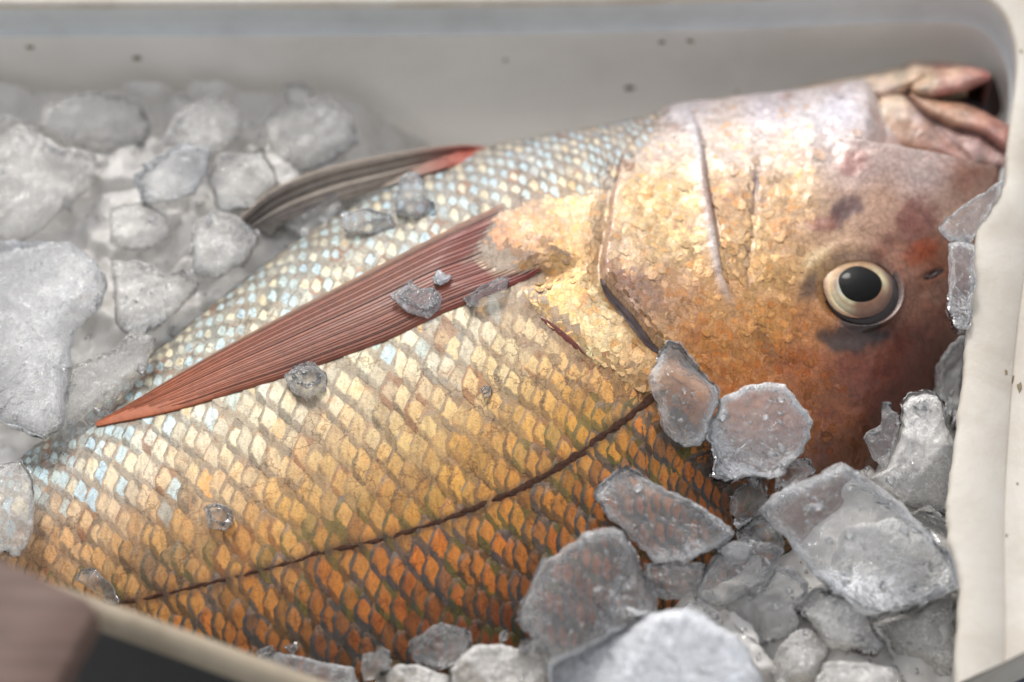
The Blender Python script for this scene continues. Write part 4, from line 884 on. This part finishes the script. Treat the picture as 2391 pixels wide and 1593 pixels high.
pillow(m1((900, 540), (1300, 500), (1660, 380), (1740, 520), (1760, 760), (1650, 880), (1300, 800), (1000, 700)), .090, .004, 'mouth_lining', MAT['mouthdark'], None)
PLATE = m1((285, 900), (285, 800), (320, 690), (400, 610), (520, 585), (640, 615), (760, 730), (880, 860), (1010, 990), (1180, 1160), (1380, 1345), (1200, 1345), (1000, 1300), (760, 1250), (540, 1205), (400, 1080))
ULIP = m1((690, 580), (860, 600), (1090, 650), (1330, 690), (1560, 785), (1740, 885), (1880, 970), (1900, 1200), (1840, 1270), (1650, 1150), (1500, 1045), (1300, 1000), (1120, 945), (960, 870), (830, 770))
CORN = m1((560, 600), (760, 640), (1000, 850), (1300, 980), (1480, 1030), (1640, 1140), (1860, 1250), (1860, 1420), (1560, 1420), (1380, 1400), (1150, 1300), (900, 1080), (700, 820))
sheet('upper_jaw', [(CORN, .106, .003, 20, gc), (PLATE, .1075, .0042, 30, xc), (ULIP, .106, .0062, 24, uc)], .106, bottom=.096)
# tiny teeth along the lower lip
for i in range(7):
    q = np.array(m1((1090+i*42, 628-i*10)))[0]; P = unproj([q[0]], [q[1]], .1045)[0]; a = np.arange(6)/6*math.tau
    V = [P+np.array([0, -.0018, -.001])]+[P+np.array([math.cos(t_)*.0006, math.sin(t_)*.0004, 0]) for t_ in a]
    fobj('tooth', V, [(0, 1+k, 1+(k+1) % 6) for k in range(6)], MAT['jaw'], attrs={'Col': np.tile(lin((200, 180, 140)), (7, 1))})
# tail fin, out of the picture under the ice
tp_ = cs[-1]; tv = unproj(np.array([-340, -480, -640, -560, -640, -480, -340])*K, np.array([1290, 1250, 1180, 1400, 1640, 1520, 1460])*K, .074)
V = np.vstack([tv+[0, 0, .002], tv-[0, 0, .002]]); F = [tuple(range(7)), tuple(range(13, 6, -1))]+[(i, (i+1) % 7, 7+(i+1) % 7, 7+i) for i in range(7)]
fobj('tail_fin', V, F, MAT['fin'], attrs={'Col': np.tile(lin((150, 90, 70)), (14, 1))})

# ------------------------------------------------------------ ice
# bed of small crushed ice filling the box
gx, gy = np.meshgrid(np.linspace(-.245, .185, 330), np.linspace(-.165, .100, 230), indexing='ij'); bx, by = gx.ravel(), gy.ravel(); PB = np.stack([bx, by, 0*bx], 1)
zb = .087+.004*smooth(-.02, -.12, bx)-.040*smooth(-.065, -.01, bx)*smooth(-.02, .03, by)
def cells(P, scale, seed):
    q = P*scale; i = np.floor(q).astype(np.int64); b1_ = np.full(len(P), 9.); b2_ = np.full(len(P), 9.); hv = np.zeros(len(P))
    for dx in (-1, 0, 1):
        for dy in (-1, 0, 1):
            jx, jy = i[:, 0]+dx, i[:, 1]+dy; cx = jx+hashn(jx, jy, 0*jx, seed); cy = jy+hashn(jx, jy, 0*jx+1, seed); dd = np.hypot(q[:, 0]-cx, q[:, 1]-cy); h_ = hashn(jx, jy, 0*jx+2, seed)
            m_ = dd < b1_; b2_ = np.where(m_, b1_, np.minimum(b2_, dd)); hv = np.where(m_, h_, hv); b1_ = np.where(m_, dd, b1_)
    return b1_, b2_, hv
c1, c2, hv = cells(PB+np.stack([.006*fbm(PB, 60, 2), .006*fbm(PB, 60, 4), 0*bx], 1), 42, 5)
zb += (hv-.5)*.008*smooth(0, .3, c2-c1)+.003*smooth(0, .22, c2-c1)-.002+.0018*fbm(PB, 130, 11)+.0007*fbm(PB, 420, 15)
zb -= .006*smooth(.060, .090, by)
zb += .012*smooth(.03, .07, bx)*smooth(-.088, -.112, by)
bedP = np.stack([bx, by, zb], 1); bedF = gridF(330, 230)
o_ = np.argsort(ni[:, 0]); inb = (by > np.interp(bx, ni[o_, 0], ni[o_, 1])+.003) & (bx > inner[:, 0].min()+.004); bedF = bedF[inb[bedF].all(1)]          # the ice stops at the box walls
bed = mesh_obj('crushed_ice', bedP, bedF, MAT['ice_bed']); bed['kind'] = 'stuff'; bed['label'] = 'bed of pale melting crushed ice filling the box around the fish'
bvh_bed = BVHTree.FromPolygons([tuple(v) for v in bedP], [tuple(int(q) for q in f) for f in bedF])

ICE_N = [0]; CHK = []
def ice(outline, thick, label, mat='ice', dz=0.0, tilt=None, z=None, group=None, bev=.10, jag=1.0, rough=1.0):
    """one lump: a slab with the lump's outline, bevelled, chipped and pitted"""
    ICE_N[0] += 1; sd = ICE_N[0]*13; rn = random.Random(sd)
    M = 128; q = resample(outline, M)
    if bev < .4:
        sz_ = np.ptp(q, axis=0).mean()
        jn = fbm(pn(q[:, 0], q[:, 1]), 1/14., sd, 3)*min(2.6, sz_*.018)*jag+fbm(pn(q[:, 0], q[:, 1]), 1/45., sd+1, 2)*min(4, sz_*.02)*jag
        tq = np.roll(q, -1, 0)-np.roll(q, 1, 0); tq /= np.linalg.norm(tq, axis=1)[:, None]+1e-9; q = q+np.stack([tq[:, 1], -tq[:, 0]], 1)*jn[:, None]
    else: q = resample(catmull(outline, 240, True), M)
    c2_ = q.mean(0)
    if z is None:
        zs = []
        for d_ in ray(np.append(q[::6, 0], c2_[0]), np.append(q[::6, 1], c2_[1])):
            best = None
            for b_ in (bvh, bvh_bed):
                h = b_.ray_cast(Vector(CPOS), Vector(d_))
                if h[0] is not None and (best is None or h[3] < best[1]): best = (h[0].z, h[3])
            if best: zs.append(best[0])
        z = (np.percentile(zs, 60) if zs else .085)+thick*.42
    z += dz
    cen = unproj([c2_[0]], [c2_[1]], z)[0]
    tx, ty = tilt if tilt else (rn.uniform(-.22, .22), rn.uniform(-.35, .05))
    n = np.array([tx, ty, 1.]); n /= np.linalg.norm(n)
    O = unproj_plane(q[:, 0], q[:, 1], cen, n); cen = O.mean(0); size = np.linalg.norm(O-cen, axis=1).mean()
    bw = min(bev, thick*.5/size)
    prof = [(.02, .5)]+[(k_*.06, .5) for k_ in range(1, 13)]+[(.78, .498), (1-bw*1.6, .48), (1-bw, .44), (1-bw*.55, .36), (1-bw*.2, .22), (1, .05), (1, -.12), (.985, -.28), (1-bw*.8, -.42), (1-bw*1.8, -.49), (.55, -.5), (.3, -.5), (.02, -.5)]
    lf = np.array([fbm(np.stack([np.cos(np.arange(M)/M*math.tau)*1.4, np.sin(np.arange(M)/M*math.tau)*1.4, np.full(M, k*.35)], 1), 1.3, sd, 3) for k in range(len(prof))])
    rows = []
    for k, (f, h) in enumerate(prof):
        rows.append(cen+(O-cen)*(f*(1+.016*jag*lf[k]*float(smooth(.8, 1.0, np.array([f]))[0])))[:, None]+n*thick*h)
    V = np.vstack(rows)
    for _ in range(4):                                              # broken faces: plane cuts across the top and sides
        fa_ = rn.uniform(0, math.tau); dr = np.array([math.cos(fa_), math.sin(fa_), 0.]); dr -= n*(dr@n); dr /= np.linalg.norm(dr)
        sgn_ = np.sign(np.repeat([h for _, h in prof], M)); cut = np.maximum(0, (V-cen)@dr-size*rn.uniform(.15, .6)); V = V-np.outer(np.minimum(cut*rn.uniform(.10, .40)*(thick/size)*1.2, thick*.22)*sgn_, n)
    amp_ = rough*min(thick*.09, .0013)
    out_ = V-cen; out_ /= np.linalg.norm(out_, axis=1)[:, None]+1e-9; upn = np.tile(n, (len(V), 1))*np.sign(np.repeat([h for _, h in prof], M))[:, None]
    inn = np.repeat([f for f, _ in prof], M); dirv = out_*(.6*smooth(.7, 1, inn))[:, None]+upn*.8
    V = V+dirv*(amp_*(fbm(V, 70, sd, 3)*.8+.45*fbm(V, 260, sd+3, 3)+.30*fbm(V, 700, sd+5, 2)))[:, None]
    org = cen.copy()
    o = mesh_obj('ice_chunk', V-org, outward(V, gridF(len(prof), M, wrap_v=True)), MAT[mat], attrs={'Frost': np.repeat((np.clip(smooth(.74, .97, inn)*(.75+.9*fbm(V, 55, sd+9, 2)), 0, 1))[:, None], 3, 1)}); o.location = org
    CHK.append((V, gridF(len(prof), M, wrap_v=True)))
    return tag(o, label, 'ice', group or 'ice chunks around the fish')

I = ice
# --- right front heap
I(z5((205, 35), (260, 45), (310, 110), (360, 160), (440, 265), (430, 330), (390, 400), (380, 470), (360, 500), (285, 505), (240, 470), (185, 400), (170, 310), (140, 260), (125, 180), (170, 90)), .016, 'upright clear ice shard leaning on the fish below the gill cover notch', 'ice', 0, (.1, -.5))
I(z5((560, 235), (660, 222), (740, 230), (780, 280), (800, 330), (860, 390), (850, 470), (820, 540), (760, 580), (740, 640), (640, 655), (540, 650), (480, 660), (405, 650), (410, 560), (385, 470), (395, 400), (430, 350), (450, 290)), .012, 'round frosted ice disc with a chipped edge on the fish nape', 'ice_mid', .003, (.05, -.45))
I([(1463, 1086), (1507, 1112), (1585, 1164), (1647, 1195), (1700, 1226), (1720, 1252), (1678, 1283), (1600, 1309), (1530, 1312), (1490, 1265), (1454, 1236), (1418, 1205), (1385, 1165), (1388, 1148), (1428, 1108)], .016, 'long dark clear ice slab slanting across the back below the round frosted disc', 'ice', .002, (.0, -.4))
I(z4((1400, 740), (1480, 760), (1530, 840), (1570, 950), (1610, 1060), (1650, 1150), (1640, 1200), (1500, 1250), (1430, 1310), (1300, 1390), (1200, 1440), (1110, 1440), (1060, 1380), (1000, 1340), (940, 1260), (925, 1200), (980, 1080), (1020, 1000), (1060, 930), (1150, 880), (1240, 820), (1280, 770)), .026, 'big rounded clear ice lump with orange scales showing through it', 'ice', .004, (-.08, -.45))
I([(1605, 1418), (1642, 1438), (1678, 1464), (1720, 1485), (1756, 1527), (1785, 1590), (1770, 1680), (1280, 1680), (1278, 1590), (1282, 1567), (1322, 1541), (1375, 1514), (1432, 1479), (1489, 1448), (1547, 1428)], .03, 'large opaque white ice block at the bottom edge of the heap', 'ice_white', .012, (.0, -.35), .112)
I(z5((980, 590), (1060, 635), (1160, 690), (1300, 800), (1400, 920), (1520, 1050), (1520, 1150), (1400, 1210), (1250, 1260), (1150, 1280), (1080, 1260), (980, 1190), (900, 1110), (820, 1010), (740, 900), (660, 820), (625, 775), (700, 720), (800, 680), (900, 630)), .020, 'largest clear glassy ice slab lying tilted beside the right rim', 'ice', .0, (.06, -.35), .118)
I(z5((1000, 890), (1180, 840), (1380, 815), (1450, 870), (1520, 1000), (1530, 1200), (1400, 1290), (1150, 1300), (1010, 1200), (950, 1050)), .020, 'pale milky ice block underneath the largest glassy slab', 'ice_pale', .0, (.0, -.2), .095)
I(z5((1290, 270), (1380, 255), (1430, 270), (1460, 330), (1470, 400), (1490, 460), (1520, 560), (1500, 800), (1400, 800), (1260, 750), (1120, 650), (1190, 600), (1240, 500), (1260, 400), (1255, 300)), .022, 'tall upright ice block standing against the right wall above the largest slab', 'ice_pale', .0, (-.05, -.6), .105)
I(z5((1180, 320), (1215, 320), (1220, 350), (1250, 360), (1250, 430), (1235, 500), (1215, 560), (1180, 600), (1140, 560), (1100, 500), (1090, 470), (1110, 440), (1170, 420), (1175, 370)), .012, 'small bubbly clear ice cluster at the left of the tall upright block', 'ice', .0, None, .108)
I(z5((1520, 20), (1570, 0), (1560, 130), (1520, 440), (1440, 300), (1420, 150), (1440, 95)), .018, 'dark shaded ice piece wedged between forehead and right rim', 'ice', 0, None, .096)
I(z5((620, 655), (645, 690), (650, 740), (690, 790), (600, 830), (530, 870), (510, 840), (490, 760), (500, 720), (560, 685)), .010, 'small square dark ice piece between the long slab and the largest slab', 'ice', 0, None, .106)
I(z5((700, 650), (740, 600), (790, 575), (850, 580), (880, 620), (830, 650), (760, 680), (690, 700)), .008, 'little clear ice piece tucked behind the top corner of the largest slab', 'ice', 0, None, .106)
I(z5((540, 880), (640, 820), (720, 900), (740, 950), (600, 970), (520, 920)), .010, 'wet clear ice scrap under the small square piece', 'ice', 0, None, .102)
I(z5((440, 960), (570, 930), (700, 950), (730, 980), (650, 1120), (500, 1200), (420, 1230), (350, 1200), (330, 1160), (380, 1060)), .014, 'grey wedge of clear ice below the long dark slab', 'ice', 0, (.1, -.3), .108)
I(z5((440, 975), (500, 940), (570, 920), (590, 980), (560, 1030), (490, 1040)), .008, 'small frosty ice curl on the tip of the grey wedge', 'ice_mid', 0, None, .114)
I(z5((100, 1040), (200, 1030), (300, 1035), (380, 1040), (370, 1110), (310, 1160), (200, 1190), (130, 1165), (110, 1090)), .010, 'crinkled sparkling ice piece between the big rounded lump and the grey wedge', 'ice', 0, None, .110)
I(z5((700, 1050), (800, 1080), (850, 1130), (780, 1250), (810, 1300), (760, 1370), (620, 1400), (560, 1370), (500, 1300), (460, 1240), (520, 1190), (640, 1130)), .016, 'grooved grey ice chunk below the grey wedge', 'ice', 0, None, .102)
I(z5((840, 1170), (900, 1145), (1000, 1200), (1100, 1280), (1200, 1400), (1150, 1450), (1000, 1420), (930, 1410), (880, 1330), (780, 1240)), .014, 'smooth pale ice block below the lower left edge of the largest slab', 'ice_pale', 0, (.0, -.25), .104)
I(z5((300, 1200), (380, 1220), (440, 1260), (460, 1300), (420, 1330), (340, 1290), (260, 1240)), .008, 'thin clear ice splinter along the upper edge of the white block', 'ice', 0, None, .110)
I(z5((870, 1350), (940, 1400), (910, 1480), (840, 1570), (700, 1600), (660, 1500), (740, 1430), (800, 1380)), .014, 'cloudy ice chunk right of the white block', 'ice_pale', 0, None, .098)
I(z5((900, 1490), (1000, 1490), (1100, 1500), (1230, 1530), (1260, 1640), (840, 1640)), .014, 'rounded frosted ice piece at the bottom edge left of the rim', 'ice_pale', 0, None, .106)
I(z5((1100, 1290), (1300, 1310), (1500, 1200), (1510, 1400), (1490, 1600), (1250, 1590), (1200, 1420)), .016, 'flat pale ice slab in the corner at the foot of the right rim', 'ice_pale', 0, (.0, -.2), .094)
# --- along the near side
I(z4((490, 1290), (560, 1285), (650, 1300), (685, 1330), (660, 1400), (570, 1460), (480, 1490), (400, 1470), (360, 1420), (350, 1380), (420, 1340)), .012, 'pitted clear ice lump on the dark scales near the bottom edge', 'ice', .0, None, .104)
I(z4((100, 1440), (200, 1410), (240, 1440), (250, 1500), (180, 1540), (110, 1550), (90, 1500)), .010, 'small cube of ice at the bottom edge left of the pitted lump', 'ice', 0, None, .106)
I(z4((600, 1450), (690, 1380), (830, 1370), (950, 1390), (1090, 1440), (1110, 1520), (1090, 1620), (560, 1620), (570, 1510)), .018, 'grainy grey ice block touching the left end of the white block', 'ice_pale', 0, None, .106)
I(z4((200, 1520), (300, 1490), (430, 1490), (560, 1540), (570, 1630), (190, 1640)), .014, 'low grainy ice mound at the bottom edge below the small cube', 'ice_pale', 0, None, .104)
I(z4((940, 1370), (1000, 1340), (1060, 1360), (1095, 1410), (1090, 1440), (1000, 1440), (930, 1410)), .007, 'bright glassy ice bead under the big rounded lump', 'ice', 0, None, .118, bev=.3)
I(z4((830, 1310), (870, 1280), (872, 1340), (830, 1365)), .005, 'tiny upright ice crumb between pitted lump and glassy bead', 'ice', 0, None, .106, bev=.3)
I(z4((1070, 1455), (1120, 1430), (1190, 1440), (1170, 1480), (1090, 1490)), .005, 'thin pale ice flake on the left tip of the white block', 'ice_mid', 0, None, .120)
I([(560, 1560), (640, 1520), (740, 1540), (830, 1560), (850, 1640), (600, 1650)], .012, 'low grey ice ridge at the bottom edge beside the near rim', 'ice_mid', 0, None, .098)
# --- on the fish
I(z2((360, 400), (420, 350), (520, 320), (600, 335), (640, 400), (600, 480), (560, 560), (500, 640), (430, 610), (400, 560), (355, 530)), .009, 'clear ice lump with a frosted rim on the upper fin', 'ice', 0, None)
I(z2((640, 360), (720, 295), (780, 300), (770, 350), (720, 420), (690, 470), (640, 450)), .009, 'knobbly white ice crumb in the middle of the upper fin', 'ice_mid', 0, None)
I(z2((920, 290), (960, 250), (1010, 260), (1050, 310), (1040, 370), (1100, 430), (1090, 480), (1000, 500), (900, 470), (900, 380)), .009, 'milky ice piece at the base of the upper fin', 'ice_mid', 0, None)
I(z2((640, 470), (760, 440), (880, 470), (900, 540), (760, 570), (640, 540)), .006, 'wet ice film between the crumbs below the upper fin', 'ice', 0, None)
I(z2((870, 870), (970, 800), (1020, 850), (1090, 830), (1130, 880), (1120, 940), (1060, 980), (960, 950)), .004, 'half melted clear ice blob on the red pectoral fin', 'ice_mid', .0012, None, bev=.3)
I(z2((1085, 780), (1110, 745), (1150, 780), (1180, 770), (1160, 800), (1120, 820), (1090, 810)), .003, 'glittering ice crumb above the blob on the pectoral fin', 'ice_white', .002, None, bev=.3)
I(z2((1230, 890), (1320, 830), (1420, 780), (1460, 790), (1440, 860), (1400, 890), (1320, 920), (1260, 930)), .006, 'pointed ice sliver under the root of the pectoral fin', 'ice', .0, None)
I(z2((340, 1260), (420, 1215), (500, 1210), (560, 1260), (550, 1330), (460, 1370), (380, 1330)), .006, 'clear ice pebble on pale scales below the pectoral fin', 'ice', 0, None, bev=.3)
I(z3((940, 760), (990, 740), (1070, 770), (1080, 830), (1040, 870), (960, 850)), .005, 'wet ice drop on golden scales above the dark lateral line', 'ice', 0, None, bev=.3)
I(z3((370, 1050), (440, 1040), (520, 1130), (545, 1200), (500, 1200), (420, 1140), (350, 1090)), .007, 'blurred ice scrap where the fish meets the wooden plank', 'ice', 0, None)
I(z3((1180, 1430), (1260, 1400), (1270, 1440), (1230, 1470)), .004, 'sparkling ice grain on the dark back near the near rim', 'ice', 0, None, bev=.3)
I(z3((1310, 1410), (1370, 1385), (1375, 1420), (1345, 1440)), .004, 'lone clear ice grain right of the sparkling grain', 'ice', 0, None, bev=.3)
I([(1122, 912), (1136, 900), (1148, 908), (1144, 924), (1130, 930)], .003, 'single ice bead on golden scales left of the ice shard', 'ice', 0, None, bev=.3)
I(z1((1970, 1010), (2040, 990), (2090, 1020), (2090, 1200), (2075, 1350), (2065, 1440), (2010, 1440), (1980, 1390), (1960, 1320), (1975, 1200)), .008, 'glassy upright ice piece between nostril and right rim', 'ice', 0, (.1, -.2), .128)
I(z1((1950, 880), (2100, 780), (2240, 680), (2230, 760), (2120, 920), (2080, 1000), (1970, 1000), (1910, 930)), .005, 'thin clear ice sheet over the snout beside the rim notch', 'ice', 0, (.1, -.2), .124)
# --- left, out of focus
LG = 'soft ice lumps heaped left of the fish'
I(z6((180, 480), (300, 440), (450, 430), (580, 440), (650, 500), (690, 580), (650, 660), (500, 700), (300, 690), (170, 600)), 0.0112, 'broad rounded ice lump at the back left, nearest the far wall', 'ice_soft', .004, None, None, LG)
I(z6((740, 650), (800, 570), (880, 500), (970, 455), (1060, 470), (1110, 540), (1090, 620), (1020, 690), (900, 740)), 0.0087, 'oval ice lump with a bright outline at the back, right of the broad rounded one', 'ice_soft', .004, None, None, LG)
I(z6((610, 830), (700, 740), (830, 660), (950, 680), (945, 780), (890, 880), (780, 915), (650, 940)), 0.0099, 'bright chunky ice piece standing out in front of the oval lump', 'ice_mid', .010, None, None, LG)
I(z6((950, 820), (1000, 720), (1200, 690), (1250, 770), (1280, 840), (1150, 950), (1000, 980)), 0.0087, 'dull flat ice piece left of the upper fin tip', 'ice_soft', .006, None, None, LG)
I(z6((1200, 560), (1350, 480), (1500, 450), (1600, 520), (1650, 640), (1500, 740), (1300, 800), (1220, 680)), 0.0099, 'rounded greenish grey ice lump against the far wall behind the upper fin', 'ice_soft', .004, None, None, LG)
I(z6((-60, 570), (90, 560), (200, 640), (300, 700), (440, 720), (440, 830), (300, 940), (150, 1080), (-60, 1120)), 0.0124, 'wide ice heap with white glints at the left edge', 'ice_soft', .008, None, None, LG)
I(z6((-60, 1130), (150, 1120), (320, 1100), (420, 1170), (480, 1270), (440, 1380), (340, 1460), (310, 1590), (300, 1700), (280, 1830), (270, 1930), (200, 2010), (60, 1960), (-60, 1900)), 0.0124, 'large whitish ice slab at the left edge halfway down', 'ice_mid', .010, None, None, LG)
I(z6((870, 1130), (890, 1010), (970, 980), (1090, 1000), (1180, 1080), (1120, 1200), (1000, 1270), (880, 1250)), 0.0087, 'pale ice piece right beside the silver belly scales', 'ice_soft', .006, None, None, LG)
I(z6((510, 1210), (620, 1200), (750, 1260), (830, 1250), (900, 1300), (820, 1420), (620, 1560), (520, 1480)), 0.0087, 'lumpy ice piece right of the large whitish slab', 'ice_soft', .004, None, None, LG)
I(z3((330, 100), (500, 50), (620, -50), (720, -20), (690, 100), (600, 230), (440, 440), (300, 480), (270, 340)), 0.0087, 'milky ice piece beside the tip of the pectoral fin', 'ice_soft', .004, None, None, LG)
I(z3((-60, 560), (100, 550), (150, 640), (150, 800), (140, 900), (90, 990), (-60, 960)), 0.0112, 'dull ice chunk covering the tail end at the left edge', 'ice_soft', .008, None, None, LG)
I(z6((1160, 900), (1320, 880), (1330, 1000), (1240, 1090), (1120, 1010)), 0.0062, 'small grey ice piece under the tip of the upper fin', 'ice_soft', 0, None, None, LG)
I(z6((1300, 400), (1370, 380), (1430, 420), (1400, 490), (1330, 500)), 0.0050, 'small ice crumb with a white glint against the far wall', 'ice_soft', .006, None, None, LG)
I(z6((500, 960), (640, 930), (760, 990), (780, 1080), (640, 1150), (500, 1100)), 0.0074, 'flat grey ice piece below the bright chunky one', 'ice_soft', .004, None, None, LG)
# loose crumbs and splinters caught on the lumps
cv, cf = merge(CHK+[(bedP, bedF)]); bvh_all = BVHTree.FromPolygons(cv.tolist(), cf.tolist())
parts = []; rc = random.Random(5)
for k in range(700):
    if rc.random() < .72: px, py = rc.uniform(1180, 2230), rc.uniform(900, 1590)
    else: px, py = rc.uniform(0, 800), rc.uniform(260, 1000)
    d_ = ray([px], [py])[0]; h, n, _, dist = bvh_all.ray_cast(Vector(CPOS), Vector(d_)); hf = bvh.ray_cast(Vector(CPOS), Vector(d_))
    if h is None or (hf[0] is not None and hf[3] < dist): continue
    sz = rc.uniform(.0003, .0009)*(2.2 if rc.random() < .12 else 1); ax = np.array([rc.gauss(0, 1) for _ in range(3)]); ax /= np.linalg.norm(ax); bx_ = np.cross(ax, [0, 0, 1.]); bx_ /= np.linalg.norm(bx_)+1e-9; cx_ = np.cross(ax, bx_)
    V = []
    for (a, b, c) in ((2.0, 0, 0), (0, 1, 0), (0, 0, .6), (-1.8, .1, 0), (.1, -1, .1), (0, .1, -.6)): V.append(np.array(h)+np.array([0, 0, sz*.5])+sz*(ax*a*rc.uniform(.6, 1.2)+bx_*b*rc.uniform(.6, 1.2)+cx_*c*rc.uniform(.6, 1.2)))
    parts.append((np.array(V), np.array([(0, 1, 2), (1, 3, 2), (3, 4, 2), (4, 0, 2), (1, 0, 5), (3, 1, 5), (4, 3, 5), (0, 4, 5)])))
o = mesh_obj('ice_crumbs', *merge(parts), MAT['ice'], smooth_on=False, attrs={'Frost': np.full((sum(len(p[0]) for p in parts), 3), .35)}); o['kind'] = 'stuff'; o['label'] = 'fine ice crumbs and splinters scattered over the ice lumps'
print('ice', ICE_N[0], 'scales', len(items), 'flakes', len(px_))
